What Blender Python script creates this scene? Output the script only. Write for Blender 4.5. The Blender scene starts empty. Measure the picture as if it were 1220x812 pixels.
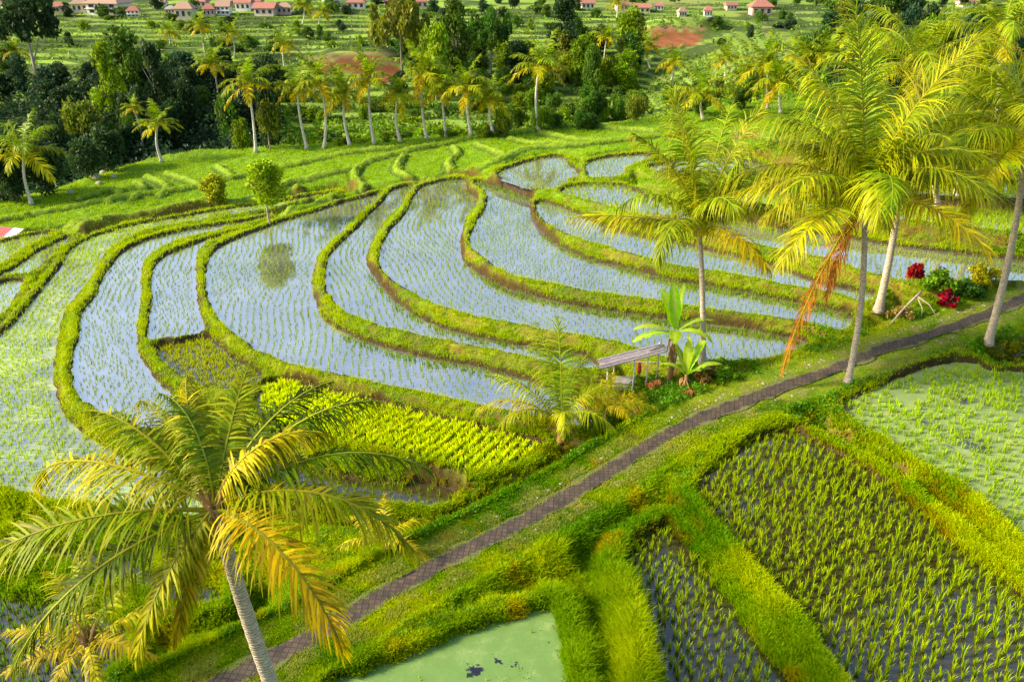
import bpy, math, random
import numpy as np
from mathutils import Vector, Matrix
random.seed(7)
rng = np.random.default_rng(7)
sc = bpy.context.scene
C = sc.collection
# ------------------------------------------------------------------ camera model
H = 25.0; F = 1000.0; CX = 610.0; CY = 406.0
PITCH = math.atan((CY + 80) / F)
cp, sp_ = math.cos(PITCH), math.sin(PITCH)
def ray(px, py):
    a = (px - CX) / F; b = (CY - py) / F
    return np.array([a, cp + b * sp_, -sp_ + b * cp])
def P(px, py, z=0.0):
    d = ray(px, py); t = (z - H) / d[2]
    return d[0] * t, d[1] * t
def PY(px, py, Y):
    d = ray(px, py); t = Y / d[1]
    return Vector((d[0] * t, Y, H + d[2] * t))
def topx(X, Y, Z):
    dz = Z - H
    dep = Y * cp - dz * sp_; up = Y * sp_ + dz * cp
    return CX + F * X / dep, CY - F * up / dep
# ------------------------------------------------------------------ noise
def _h(i, j, s):
    n = (i * 374761393 + j * 668265263 + s * 1442695041) & 0xffffffff
    n = ((n ^ (n >> 13)) * 1274126177) & 0xffffffff
    return ((n ^ (n >> 16)) & 0xffff) / 65535.0
def vn(x, y, s=0):
    x = np.asarray(x, float); y = np.asarray(y, float)
    i = np.floor(x).astype(np.int64); j = np.floor(y).astype(np.int64)
    u = x - i; v = y - j; u = u * u * (3 - 2 * u); v = v * v * (3 - 2 * v)
    return ((_h(i, j, s) * (1 - u) + _h(i + 1, j, s) * u) * (1 - v) + (_h(i, j + 1, s) * (1 - u) + _h(i + 1, j + 1, s) * u) * v)
def fbm(x, y, s=0, o=3):
    r = 0; a = 1; t = 0
    for k in range(o):
        r = r + a * vn(x * 2 ** k, y * 2 ** k, s + k * 17); t += a; a *= .5
    return r / t
def sstep(x, a, b):
    t = np.clip((x - a) / (b - a), 0, 1); return t * t * (3 - 2 * t)
# ------------------------------------------------------------------ mesh helpers
def npmesh(name, V, Fc, col=None, smooth=False, uv=None):
    V = np.asarray(V, np.float32); Fc = np.asarray(Fc, np.int32)
    me = bpy.data.meshes.new(name)
    me.vertices.add(len(V)); me.vertices.foreach_set('co', V.ravel())
    k = Fc.shape[1]
    me.loops.add(Fc.size); me.loops.foreach_set('vertex_index', Fc.ravel())
    me.polygons.add(len(Fc)); me.polygons.foreach_set('loop_start', np.arange(0, Fc.size, k, dtype=np.int32))
    me.polygons.foreach_set('use_smooth', np.full(len(Fc), smooth))
    if col is not None:
        ca = me.color_attributes.new('Col', 'FLOAT_COLOR', 'POINT')
        c4 = np.ones((len(V), 4), np.float32); c4[:, :3] = col
        ca.data.foreach_set('color', c4.ravel())
    if uv is not None:
        ul = me.uv_layers.new(name='UVMap'); ul.data.foreach_set('uv', np.asarray(uv, np.float32)[Fc.ravel()].ravel())
    me.update(calc_edges=True); me.validate()
    return me
def obj(name, me, mat, parent=None, loc=(0, 0, 0), rot=(0, 0, 0), scale=(1, 1, 1)):
    if mat and not len(me.materials): me.materials.append(mat)
    o = bpy.data.objects.new(name, me); C.objects.link(o)
    o.location = loc; o.rotation_euler = rot; o.scale = scale
    if parent: o.parent = parent
    return o
def tag(o, label=None, cat=None, group=None, kind=None):
    if label: o['label'] = label
    if cat: o['category'] = cat
    if group: o['group'] = group
    if kind: o['kind'] = kind
    return o
def empty(name, loc, rz=0, label=None, cat=None, group=None):
    o = bpy.data.objects.new(name, None); C.objects.link(o); o.location = loc; o.rotation_euler = (0, 0, rz)
    o.empty_display_size = .3
    return tag(o, label, cat, group)
class MB:
    def __init__(s): s.v = []; s.f = []
    def add(s, vs, fs):
        n = len(s.v); s.v += [tuple(v) for v in vs]; s.f += [tuple(i + n for i in f) for f in fs]; return s
    def box(s, x0, x1, y0, y1, z0, z1):
        return s.add([(x0, y0, z0), (x1, y0, z0), (x1, y1, z0), (x0, y1, z0), (x0, y0, z1), (x1, y0, z1), (x1, y1, z1), (x0, y1, z1)],
                     [(0, 3, 2, 1), (4, 5, 6, 7), (0, 1, 5, 4), (1, 2, 6, 5), (2, 3, 7, 6), (3, 0, 4, 7)])
    def tube(s, pts, rad, n=8):
        pts = [Vector(p) for p in pts]; vs = []; fs = []
        for i, p in enumerate(pts):
            t = (pts[min(i + 1, len(pts) - 1)] - pts[max(i - 1, 0)]).normalized()
            a = Vector((1, 0, 0)) if abs(t.x) < .8 else Vector((0, 1, 0))
            u = t.cross(a).normalized(); w = t.cross(u)
            for k in range(n):
                an = 2 * math.pi * k / n
                vs.append(p + (u * math.cos(an) + w * math.sin(an)) * rad[i])
        for i in range(len(pts) - 1):
            for k in range(n):
                a = i * n + k; b = i * n + (k + 1) % n
                fs.append((a, b, b + n, a + n))
        fs.append(tuple(range(n))[::-1]); fs.append(tuple((len(pts) - 1) * n + k for k in range(n)))
        return s.add(vs, fs)
    def mesh(s, name, smooth=False):
        me = bpy.data.meshes.new(name); me.from_pydata(s.v, [], s.f); me.update()
        if smooth: me.polygons.foreach_set('use_smooth', [True] * len(me.polygons))
        return me
    def build(s, name, mat, parent=None, smooth=False, loc=(0, 0, 0), rot=(0, 0, 0)):
        return obj(name, s.mesh(name, smooth), mat, parent, loc, rot)
# ------------------------------------------------------------------ materials
def newmat(name):
    m = bpy.data.materials.new(name); m.use_nodes = True; nt = m.node_tree; nt.nodes.clear()
    out = nt.nodes.new('ShaderNodeOutputMaterial'); return m, nt, out
def N(nt, t, **kw):
    n = nt.nodes.new(t)
    for k, v in kw.items():
        if k in n.inputs: n.inputs[k].default_value = v
        else: setattr(n, k, v)
    return n
def noise(nt, scale, detail=4, coord=None, rough=.6):
    n = N(nt, 'ShaderNodeTexNoise', Scale=scale, Detail=detail, Roughness=rough)
    if coord: nt.links.new(coord, n.inputs['Vector'])
    return n
def ramp(nt, fac, stops):
    r = nt.nodes.new('ShaderNodeValToRGB'); e = r.color_ramp.elements
    while len(e) > 1: e.remove(e[0])
    e[0].position = stops[0][0]; e[0].color = (*stops[0][1], 1)
    for p, c in stops[1:]:
        k = e.new(p); k.color = (*c, 1)
    nt.links.new(fac, r.inputs['Fac']); return r
def leafmat(name, trans=.4, rough=.55, nscale=0, spec=.25):
    m, nt, out = newmat(name); L = nt.links
    at = N(nt, 'ShaderNodeAttribute', attribute_name='Col')
    oi = nt.nodes.new('ShaderNodeObjectInfo')
    hs = nt.nodes.new('ShaderNodeHueSaturation'); hs.inputs['Saturation'].default_value = 1.08
    mr = N(nt, 'ShaderNodeMapRange'); mr.inputs['To Min'].default_value = .485; mr.inputs['To Max'].default_value = .512
    L.new(oi.outputs['Random'], mr.inputs['Value']); L.new(mr.outputs[0], hs.inputs['Hue'])
    mr2 = N(nt, 'ShaderNodeMapRange'); mr2.inputs['To Min'].default_value = .8; mr2.inputs['To Max'].default_value = 1.25
    ml = N(nt, 'ShaderNodeMath', operation='MULTIPLY'); ml.inputs[1].default_value = 7.31
    fr = N(nt, 'ShaderNodeMath', operation='FRACT')
    L.new(oi.outputs['Random'], ml.inputs[0]); L.new(ml.outputs[0], fr.inputs[0]); L.new(fr.outputs[0], mr2.inputs['Value']); L.new(mr2.outputs[0], hs.inputs['Value'])
    L.new(at.outputs['Color'], hs.inputs['Color'])
    b = N(nt, 'ShaderNodeBsdfPrincipled', Roughness=rough); b.inputs['Specular IOR Level'].default_value = spec
    t = nt.nodes.new('ShaderNodeBsdfTranslucent'); mx = N(nt, 'ShaderNodeMixShader', Fac=trans)
    L.new(hs.outputs[0], b.inputs['Base Color']); L.new(hs.outputs[0], t.inputs['Color'])
    L.new(b.outputs[0], mx.inputs[1]); L.new(t.outputs[0], mx.inputs[2]); L.new(mx.outputs[0], out.inputs['Surface'])
    return m
def simplemat(name, c1, c2, scale=3, rough=.85, bump=.3, detail=6, stretch=None, metal=0):
    m, nt, out = newmat(name); L = nt.links
    tc = nt.nodes.new('ShaderNodeTexCoord'); co = tc.outputs['Object']
    if stretch:
        mp = nt.nodes.new('ShaderNodeMapping'); mp.inputs['Scale'].default_value = stretch; L.new(co, mp.inputs['Vector']); co = mp.outputs[0]
    n = noise(nt, scale, detail, co)
    r = ramp(nt, n.outputs['Fac'], [(.3, c1), (.7, c2)])
    b = N(nt, 'ShaderNodeBsdfPrincipled', Roughness=rough, Metallic=metal); b.inputs['Specular IOR Level'].default_value = .2
    bp = N(nt, 'ShaderNodeBump', Strength=bump, Distance=.05); L.new(n.outputs['Fac'], bp.inputs['Height'])
    L.new(r.outputs[0], b.inputs['Base Color']); L.new(bp.outputs[0], b.inputs['Normal']); L.new(b.outputs[0], out.inputs['Surface'])
    return m
M = {}
M['leaf'] = leafmat('foliage'); M['frond'] = leafmat('palm_leaf', trans=.42, rough=.5, spec=.2)
M['blade'] = leafmat('grass_blade', trans=.45, rough=.7, spec=.06)
M['rice'] = leafmat('rice_blade', trans=.4, rough=.7, spec=.08)
# ground
m, nt, out = newmat('ground'); L = nt.links
at = N(nt, 'ShaderNodeAttribute', attribute_name='Col'); geo = nt.nodes.new('ShaderNodeNewGeometry')
n1 = noise(nt, 2.5, 8, geo.outputs['Position'], .75); n2 = noise(nt, 14, 6, geo.outputs['Position'], .8)
r1 = ramp(nt, n1.outputs['Fac'], [(.25, (.55, .55, .6)), (.5, (1, 1, 1)), (.78, (1.35, 1.25, 1.0))])
mx = N(nt, 'ShaderNodeMixRGB', blend_type='MULTIPLY', Fac=.8); L.new(at.outputs['Color'], mx.inputs[1]); L.new(r1.outputs[0], mx.inputs[2])
r2 = ramp(nt, n2.outputs['Fac'], [(.3, (.5, .5, .5)), (.65, (1.3, 1.3, 1.2))])
mx2 = N(nt, 'ShaderNodeMixRGB', blend_type='MULTIPLY', Fac=.7); L.new(mx.outputs[0], mx2.inputs[1]); L.new(r2.outputs[0], mx2.inputs[2])
b = N(nt, 'ShaderNodeBsdfPrincipled', Roughness=.95); b.inputs['Specular IOR Level'].default_value = .1
ad = N(nt, 'ShaderNodeMath', operation='ADD'); L.new(n1.outputs['Fac'], ad.inputs[0]); L.new(n2.outputs['Fac'], ad.inputs[1])
bp = N(nt, 'ShaderNodeBump', Strength=.8, Distance=.12); L.new(ad.outputs[0], bp.inputs['Height'])
L.new(mx2.outputs[0], b.inputs['Base Color']); L.new(bp.outputs[0], b.inputs['Normal']); L.new(b.outputs[0], out.inputs['Surface'])
M['ground'] = m
# path pavers: interlocking blocks laid diagonally
m, nt, out = newmat('pavers'); L = nt.links
uvn = N(nt, 'ShaderNodeUVMap', uv_map='UVMap')
mp = nt.nodes.new('ShaderNodeMapping'); mp.inputs['Rotation'].default_value = (0, 0, math.radians(45)); L.new(uvn.outputs[0], mp.inputs['Vector'])
br = nt.nodes.new('ShaderNodeTexBrick'); br.offset = 0.0; br.inputs['Scale'].default_value = 1
br.inputs['Brick Width'].default_value = .25; br.inputs['Row Height'].default_value = .25; br.inputs['Mortar Size'].default_value = .028; br.inputs['Mortar Smooth'].default_value = .4
br.inputs['Color1'].default_value = (.088, .056, .038, 1); br.inputs['Color2'].default_value = (.045, .031, .022, 1); br.inputs['Mortar'].default_value = (.03, .025, .015, 1)
L.new(mp.outputs[0], br.inputs['Vector'])
n1 = noise(nt, 1.3, 6, uvn.outputs[0], .7); n2 = noise(nt, 25, 4, uvn.outputs[0])
rr = ramp(nt, n1.outputs['Fac'], [(.3, (.5, .5, .45)), (.5, (1, 1, 1)), (.72, (1.8, 1.55, 1.3))]); mx = N(nt, 'ShaderNodeMixRGB', blend_type='MULTIPLY', Fac=1)
L.new(br.outputs['Color'], mx.inputs[1]); L.new(rr.outputs[0], mx.inputs[2])
sx = nt.nodes.new('ShaderNodeSeparateXYZ'); L.new(uvn.outputs[0], sx.inputs[0])
ab = N(nt, 'ShaderNodeMath', operation='ABSOLUTE'); L.new(sx.outputs[1], ab.inputs[0])
m3 = N(nt, 'ShaderNodeMath', operation='MULTIPLY_ADD'); L.new(n1.outputs['Fac'], m3.inputs[0]); m3.inputs[1].default_value = 1.0; L.new(ab.outputs[0], m3.inputs[2])
r3 = ramp(nt, m3.outputs[0], [(.9, (0, 0, 0)), (1.02, (1, 1, 1))])
mx3 = N(nt, 'ShaderNodeMixRGB'); L.new(r3.outputs[0], mx3.inputs[0]); L.new(mx.outputs[0], mx3.inputs[1]); mx3.inputs[2].default_value = (.12, .13, .03, 1)
b = N(nt, 'ShaderNodeBsdfPrincipled', Roughness=.85)
bp = N(nt, 'ShaderNodeBump', Strength=.7, Distance=.03); 
iv = N(nt, 'ShaderNodeMath', operation='SUBTRACT'); L.new(n2.outputs['Fac'], iv.inputs[0]); L.new(br.outputs['Fac'], iv.inputs[1]); L.new(iv.outputs[0], bp.inputs['Height'])
L.new(mx3.outputs[0], b.inputs['Base Color']); L.new(bp.outputs[0], b.inputs['Normal']); L.new(b.outputs[0], out.inputs['Surface'])
M['path'] = m
def watermat(name, mud, cover=None, thr=(.45, .55), cscale=.35, ior=1.6, rough=.04, cov2=None):
    m, nt, out = newmat(name); L = nt.links
    geo = nt.nodes.new('ShaderNodeNewGeometry'); pos = geo.outputs['Position']
    b = N(nt, 'ShaderNodeBsdfPrincipled', Roughness=rough, IOR=ior)
    n0 = noise(nt, .25, 5, pos); r0 = ramp(nt, n0.outputs['Fac'], [(.3, tuple(x * .6 for x in mud)), (.7, tuple(x * 1.4 for x in mud))])
    L.new(r0.outputs[0], b.inputs['Base Color'])
    n = noise(nt, 1.8, 3, pos); bp = N(nt, 'ShaderNodeBump', Strength=.035, Distance=.1); L.new(n.outputs['Fac'], bp.inputs['Height']); L.new(bp.outputs[0], b.inputs['Normal'])
    if cover is None:
        L.new(b.outputs[0], out.inputs['Surface']); return m
    d = N(nt, 'ShaderNodeBsdfPrincipled', Roughness=.6); d.inputs['Specular IOR Level'].default_value = .3
    nf = noise(nt, 16, 8, pos, .85); nl = noise(nt, cscale, 7, pos, .68)
    rc = ramp(nt, nf.outputs['Fac'], [(.3, cover), (.55, tuple(x * 1.15 for x in cover)), (.75, cov2 or cover)]); L.new(rc.outputs[0], d.inputs['Base Color'])
    rm = ramp(nt, nl.outputs['Fac'], [(thr[0], (0, 0, 0)), (thr[1], (1, 1, 1))])
    bq = N(nt, 'ShaderNodeBump', Strength=.4, Distance=.02); L.new(nf.outputs['Fac'], bq.inputs['Height'])
    av = N(nt, 'ShaderNodeMath', operation='MULTIPLY_ADD'); L.new(noise(nt, 1.1, 6, pos, .7).outputs['Fac'], av.inputs[0]); av.inputs[1].default_value = .9
    sb = N(nt, 'ShaderNodeMath', operation='SUBTRACT'); L.new(nf.outputs['Fac'], sb.inputs[0]); sb.inputs[1].default_value = .45; L.new(sb.outputs[0], av.inputs[2]); L.new(av.outputs[0], rc.inputs['Fac']); L.new(bq.outputs[0], d.inputs['Normal'])
    mx = nt.nodes.new('ShaderNodeMixShader'); L.new(rm.outputs[0], mx.inputs[0]); L.new(b.outputs[0], mx.inputs[1]); L.new(d.outputs[0], mx.inputs[2]); L.new(mx.outputs[0], out.inputs['Surface'])
    return m
M['water'] = watermat('flooded_water', (.15, .145, .14), ior=6.0, rough=.025)
M['water_dark'] = watermat('muddy_water', (.04, .034, .012), ior=1.85)
M['water_moss'] = watermat('mossy_water', (.1, .1, .09), cover=(.30, .36, .16), thr=(.42, .6), cscale=.3, ior=4.0, cov2=(.42, .40, .22))
M['duckweed'] = watermat('duckweed_water', (.02, .02, .03), cover=(.12, .21, .05), thr=(.36, .38), cscale=.5, cov2=(.27, .34, .12))
M['duckweed_mixed'] = watermat('duckweed_mixed_water', (.04, .04, .04), cover=(.19, .26, .08), thr=(.38, .44), cscale=.28, cov2=(.34, .33, .16))
M['trunk'] = None
def trunkmat(name, c1, c2, ring=(.12, .09, .06), rs=9.0):
    m, nt, out = newmat(name); L = nt.links
    tc = nt.nodes.new('ShaderNodeTexCoord')
    n = noise(nt, 5, 8, tc.outputs['Object'], .7); r = ramp(nt, n.outputs['Fac'], [(.28, c1), (.6, c2), (.8, tuple(x * 1.15 for x in c2))])
    w = N(nt, 'ShaderNodeTexWave', wave_type='BANDS', bands_direction='Z', Scale=rs * .314, Distortion=5.0, Detail=2); w.inputs['Detail Scale'].default_value = 2
    L.new(tc.outputs['Object'], w.inputs['Vector'])
    rw = ramp(nt, w.outputs['Fac'], [(.12, (1, 1, 1)), (.3, (0, 0, 0))])
    mm = N(nt, 'ShaderNodeMath', operation='MULTIPLY'); L.new(rw.outputs[0], mm.inputs[0]); mm.inputs[1].default_value = .6
    mx = nt.nodes.new('ShaderNodeMixRGB'); L.new(mm.outputs[0], mx.inputs[0]); L.new(r.outputs[0], mx.inputs[1]); mx.inputs[2].default_value = (*ring, 1)
    b = N(nt, 'ShaderNodeBsdfPrincipled', Roughness=.85); b.inputs['Specular IOR Level'].default_value = .15
    bp = N(nt, 'ShaderNodeBump', Strength=.6, Distance=.04); L.new(w.outputs['Fac'], bp.inputs['Height'])
    L.new(mx.outputs[0], b.inputs['Base Color']); L.new(bp.outputs[0], b.inputs['Normal']); L.new(b.outputs[0], out.inputs['Surface'])
    return m
M['palm_trunk'] = trunkmat('palm_bark', (.32, .25, .18), (.54, .46, .36))
M['palm_trunk_dark'] = trunkmat('old_palm_bark', (.16, .12, .06), (.42, .37, .26))
M['palm_trunk_pale'] = trunkmat('pale_palm_bark', (.5, .44, .36), (.78, .70, .60))
M['bark'] = simplemat('bark', (.10, .08, .055), (.28, .24, .18), 4, stretch=(1, 1, .3))
M['pale_bark'] = simplemat('pale_bark', (.22, .17, .12), (.45, .38, .3), 4, stretch=(1, 1, .3))
M['husk'] = simplemat('leaf_sheath', (.22, .11, .04), (.42, .25, .10), 6, stretch=(1, 1, .2))
M['coconut'] = simplemat('coconut_skin', (.42, .34, .02), (.55, .45, .04), 6, rough=.45, bump=.1)
M['wood'] = simplemat('weathered_pole', (.38, .34, .30), (.62, .58, .52), 6, stretch=(1, 1, .2))
M['sheet'] = simplemat('weathered_sheet', (.10, .075, .085), (.28, .25, .29), 2.5, rough=.6, stretch=(1, 4, 1))
M['clothred'] = simplemat('red_cloth', (.5, .03, .02), (.65, .07, .04), 5)
M['stone'] = simplemat('pale_stone', (.2, .18, .14), (.42, .38, .32), 8)
M['concrete'] = simplemat('old_concrete', (.18, .16, .16), (.34, .31, .31), 2)
M['tile_red'] = simplemat('clay_tile', (.24, .085, .06), (.40, .19, .14), 1.5, stretch=(6, 1, 1))
M['tile_brown'] = simplemat('brown_tile', (.22, .10, .07), (.36, .18, .13), 1.5, stretch=(6, 1, 1))
M['thatch'] = simplemat('thatch', (.24, .15, .10), (.42, .28, .20), 3, stretch=(4, 4, 1))
M['wall_white'] = simplemat('white_render', (.6, .57, .53), (.75, .72, .68), .8, bump=.05)
M['wall_pink'] = simplemat('pink_render', (.48, .32, .27), (.6, .42, .36), .8, bump=.05)
M['wall_cream'] = simplemat('cream_render', (.5, .42, .3), (.65, .56, .42), .8, bump=.05)
M['glass'] = simplemat('window_glass', (.03, .04, .05), (.06, .07, .09), 2, rough=.15, bump=0)
M['redroof'] = simplemat('painted_sheet', (.40, .05, .06), (.55, .12, .12), 1, rough=.5, stretch=(8, 1, 1))
M['greyroof'] = simplemat('pale_sheet', (.45, .42, .48), (.6, .58, .62), 1, rough=.5, stretch=(8, 1, 1))
# ------------------------------------------------------------------ traced layout (field outlines as seen, each on its own level)
def spline(pts, closed=True, n=6):
    p = np.array(pts, float); m_ = len(p); o = []
    rg = range(m_ if closed else m_ - 1)
    for i in rg:
        if closed: a, b_, c, d = p[(i - 1) % m_], p[i], p[(i + 1) % m_], p[(i + 2) % m_]
        else: a, b_, c, d = p[max(i - 1, 0)], p[i], p[i + 1], p[min(i + 2, m_ - 1)]
        for k in range(n):
            t = k / n
            o.append(.5 * ((2 * b_) + (-a + c) * t + (2 * a - 5 * b_ + 4 * c - d) * t * t + (-a + 3 * b_ - 3 * c + d) * t ** 3))
    if not closed: o.append(p[-1])
    return np.array(o)
PAD = {}
def paddy(name, z, pts, kind): PAD[name] = dict(z=z, px=pts, kind=kind)
paddy('W1', 1.5, [(642,240),(672,248),(700,260),(735,274),(772,283),(810,289),(840,297),(875,305),(920,317),(950,328),(980,338),(1018,345),(1040,350),(1042,355),(1025,360),(990,350),(940,342),(900,333),(850,325),(800,317),(750,303),(710,292),(685,284),(665,275),(650,265),(640,252)], 'clear')
paddy('G', .95, [(565,217),(580,232),(579,247),(567,265),(561,280),(562,295),(575,306),(597,323),(622,333),(660,340),(710,350),(772,358),(807,364),(840,369),(875,374),(925,380),(960,386),(1000,395),(1014,386),(1012,375),(980,367),(950,361),(900,351),(850,342),(800,334),(750,320),(710,311),(685,302),(665,291),(645,275),(635,260),(631,245),(633,238),(610,228),(585,221)], 'clear')
paddy('F', .4, [(540,214),(505,222),(492,235),(485,252),(467,272),(455,292),(452,310),(460,327),(475,340),(495,352),(522,365),(555,376),(590,383),(622,389),(655,396),(700,403),(740,411),(780,424),(820,433),(860,431),(905,430),(940,421),(960,414),(960,406),(925,400),(887,391),(842,386),(777,378),(735,371),(685,364),(635,352),(597,340),(572,326),(557,315),(550,305),(549,287),(555,262),(565,245),(566,235),(557,227),(555,217)], 'clear')
paddy('E', -.1, [(492,222),(467,227),(457,240),(440,255),(425,272),(405,290),(392,307),(387,325),(390,345),(400,362),(417,375),(455,390),(505,402),(555,412),(610,423),(660,435),(690,441),(712,438),(697,424),(660,417),(615,410),(560,400),(530,391),(505,381),(480,364),(460,346),(445,327),(437,310),(440,295),(450,280),(460,262),(477,247),(487,232)], 'clear')
paddy('D', -.6, [(454,231),(417,240),(380,251),(342,262),(305,275),(275,287),(255,300),(247,315),(245,335),(247,352),(255,370),(270,390),(305,417),(330,429),(367,440),(417,451),(455,460),(505,469),(567,483),(610,492),(660,502),(700,512),(712,500),(695,484),(660,464),(620,450),(560,435),(505,425),(455,412),(417,399),(392,385),(380,370),(374,352),(372,335),(375,315),(385,297),(402,282),(420,267),(435,252),(451,237)], 'clear')
paddy('Cc', -.8, [(292,275),(262,281),(225,293),(200,303),(185,316),(181,332),(180,355),(178,380),(177,405),(200,404),(232,399),(244,393),(238,370),(235,350),(233,325),(235,305),(243,293),(265,283)], 'clear')
paddy('Cf', -.95, [(186,413),(215,409),(248,402),(262,412),(285,430),(310,443),(300,462),(270,466),(235,458),(205,440),(190,424)], 'fallow')
paddy('B', -1.0, [(320,259),(297,263),(250,270),(212,276),(175,286),(150,298),(135,312),(122,332),(115,350),(100,367),(96,385),(94,403),(87,425),(87,455),(95,472),(112,486),(137,499),(157,507),(185,512),(212,503),(217,484),(207,472),(190,455),(175,437),(166,420),(163,400),(165,380),(168,350),(169,325),(174,310),(189,298),(212,288),(250,278),(297,267)], 'clear')
paddy('A', -1.4, [(-160,560),(-140,470),(-60,430),(0,398),(25,375),(50,345),(70,320),(82,300),(100,288),(125,278),(162,268),(212,260),(262,251),(305,245),(355,237),(400,230),(355,241),(305,253),(275,257),(237,264),(200,270),(175,275),(150,285),(125,303),(110,330),(93,352),(78,370),(73,390),(66,420),(66,460),(75,490),(96,512),(125,530),(155,546),(195,556),(240,580),(262,600),(262,618),(220,620),(150,610),(75,600),(0,584),(-80,575)], 'moss')
paddy('Z1', -1.3, [(-60,354),(0,328),(15,320),(37,305),(62,291),(81,283),(80,289),(67,299),(50,315),(35,326),(0,332),(-60,362)], 'field')
paddy('Z2', -1.4, [(-90,372),(0,338),(28,337),(15,358),(0,376),(-90,430)], 'field')
paddy('Z0', -1.2, [(-60,310),(0,290),(37,281),(62,279),(50,286),(25,299),(0,316),(-60,342)], 'field')
paddy('N', -1.1, [(310,464),(340,453),(380,464),(430,475),(480,487),(530,500),(580,511),(612,519),(645,530),(625,552),(598,562),(575,568),(540,558),(500,547),(440,535),(380,525),(330,510),(308,490)], 'dense')
paddy('S', -1.9, [(300,545),(340,548),(420,570),(480,577),(515,576),(546,590),(538,598),(515,608),(470,602),(400,600),(330,585),(300,568)], 'dark')
paddy('Q1', -2.0, [(-100,632),(0,641),(60,648),(150,662),(200,685),(258,698),(262,720),(215,722),(180,706),(140,690),(60,664),(0,660),(-100,652)], 'dark')
paddy('Q2', -2.4, [(-90,700),(20,712),(100,722),(150,745),(152,782),(120,812),(60,880),(-90,880)], 'dark')
paddy('W0', 1.9, [(594,205),(610,199),(640,190),(668,187),(678,195),(690,208),(678,215),(655,228),(628,224),(600,214)], 'clear')
paddy('W00', 2.2, [(698,197),(712,190),(740,186),(767,184),(778,187),(765,193),(748,200),(738,211),(705,213),(700,206)], 'clear')
paddy('W000', 2.6, [(770,201),(795,195),(850,187),(905,196),(912,208),(860,212),(800,209)], 'clear')
paddy('V1', 2.1, [(668,228),(685,222),(735,221),(765,231),(800,245),(850,257),(900,267),(950,276),(1005,282),(1040,289),(1105,298),(1170,305),(1240,315),(1240,335),(1180,335),(1090,338),(1030,325),(995,313),(950,303),(900,293),(850,281),(810,269),(760,257),(710,243),(680,235)], 'clear')
paddy('V2', 3.4, [(850,238),(920,247),(1000,255),(1100,266),(1220,280),(1300,290),(1300,262),(1220,254),(1150,247),(1050,240),(950,232),(880,228)], 'field')
paddy('V3', 4.4, [(930,212),(1000,222),(1100,230),(1220,238),(1300,240),(1300,222),(1200,218),(1100,208),(1000,200)], 'field')
paddy('P3', .4, [(828,592),(838,568),(865,545),(895,525),(930,513),(950,514),(975,528),(1032,560),(1088,601),(1140,648),(1192,690),(1300,780),(1300,950),(1100,950),(1040,865),(1005,812),(959,745),(931,717),(897,679),(862,637)], 'tall')
paddy('P2', .0, [(795,624),(812,642),(838,670),(872,718),(907,767),(938,803),(1000,885),(1000,950),(790,950),(778,812),(768,745),(750,695),(741,668),(752,645),(775,632)], 'tall')
paddy('P4', .75, [(1004,480),(1040,465),(1090,443),(1127,433),(1165,433),(1180,441),(1225,444),(1310,450),(1330,740),(1220,652),(1192,624),(1140,580),(1088,550),(1040,518),(1012,500)], 'weedy')
paddy('P1', -.2, [(656,725),(608,736),(539,757),(487,781),(435,798),(380,830),(370,950),(690,950),(680,812),(668,759)], 'duck')
for k, p in PAD.items():
    s = spline(p['px'], True, 5)
    p['xy'] = np.array([P(a, b_, p['z']) for a, b_ in s])
PATHPX = [(60,905,-.05),(150,868,0),(265,812,0),(340,774,.03),(417,733,.06),(455,709,.09),(530,668,.14),(612,626,.2),(700,577,.32),(762,537,.45),(825,503,.6),(905,471,.8),(990,441,1.0),(1040,420,1.15),(1115,396,1.4),(1170,376,1.6),(1220,356,1.8),(1300,325,2.2),(1400,290,2.8),(1600,240,4)]
pw = np.array([(*P(a, b_, z), z) for a, b_, z in PATHPX])
PC = spline(pw, False, 8)
RIDG = [[(568,172),(585,181),(600,192)],[(608,165),(640,172),(677,180)],[(645,160),(700,173),(733,175)],[(710,152),(745,158),(780,165)],[(540,173),(545,182),(535,192),(537,202)],
 [(480,182),(472,197),(490,207)],[(427,190),(422,200),(435,217)],[(345,205),(400,197),(467,180),(533,167),(600,160),(700,150),(767,143),(850,134)],
 [(277,238),(330,232),(400,223),(460,217),(540,203),(587,199),(633,186),(700,181),(783,170),(860,166)],[(127,231),(140,220),(130,213),(93,223)],[(157,228),(170,217),(160,207)],[(190,224),(197,213),(173,200)],
 [(197,197),(220,205),(240,212)],[(257,190),(277,203)],[(-60,268),(0,254),(100,233),(200,218),(277,203),(340,190),(400,180),(470,172)],[(-40,285),(60,265),(133,251),(233,231),(300,222),(345,205)],[(60,268),(170,245),(250,225)],
 [(330,240),(360,225),(352,210)],[(355,228),(385,222),(400,230)],[(800,175),(860,190),(920,215),(960,225)],[(850,165),(930,185),(1000,190)]]
RW = [np.array([P(a, b_, .3 + (a - 350) / 350.) for a, b_ in spline(r, False, 6)]) for r in RIDG]
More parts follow.
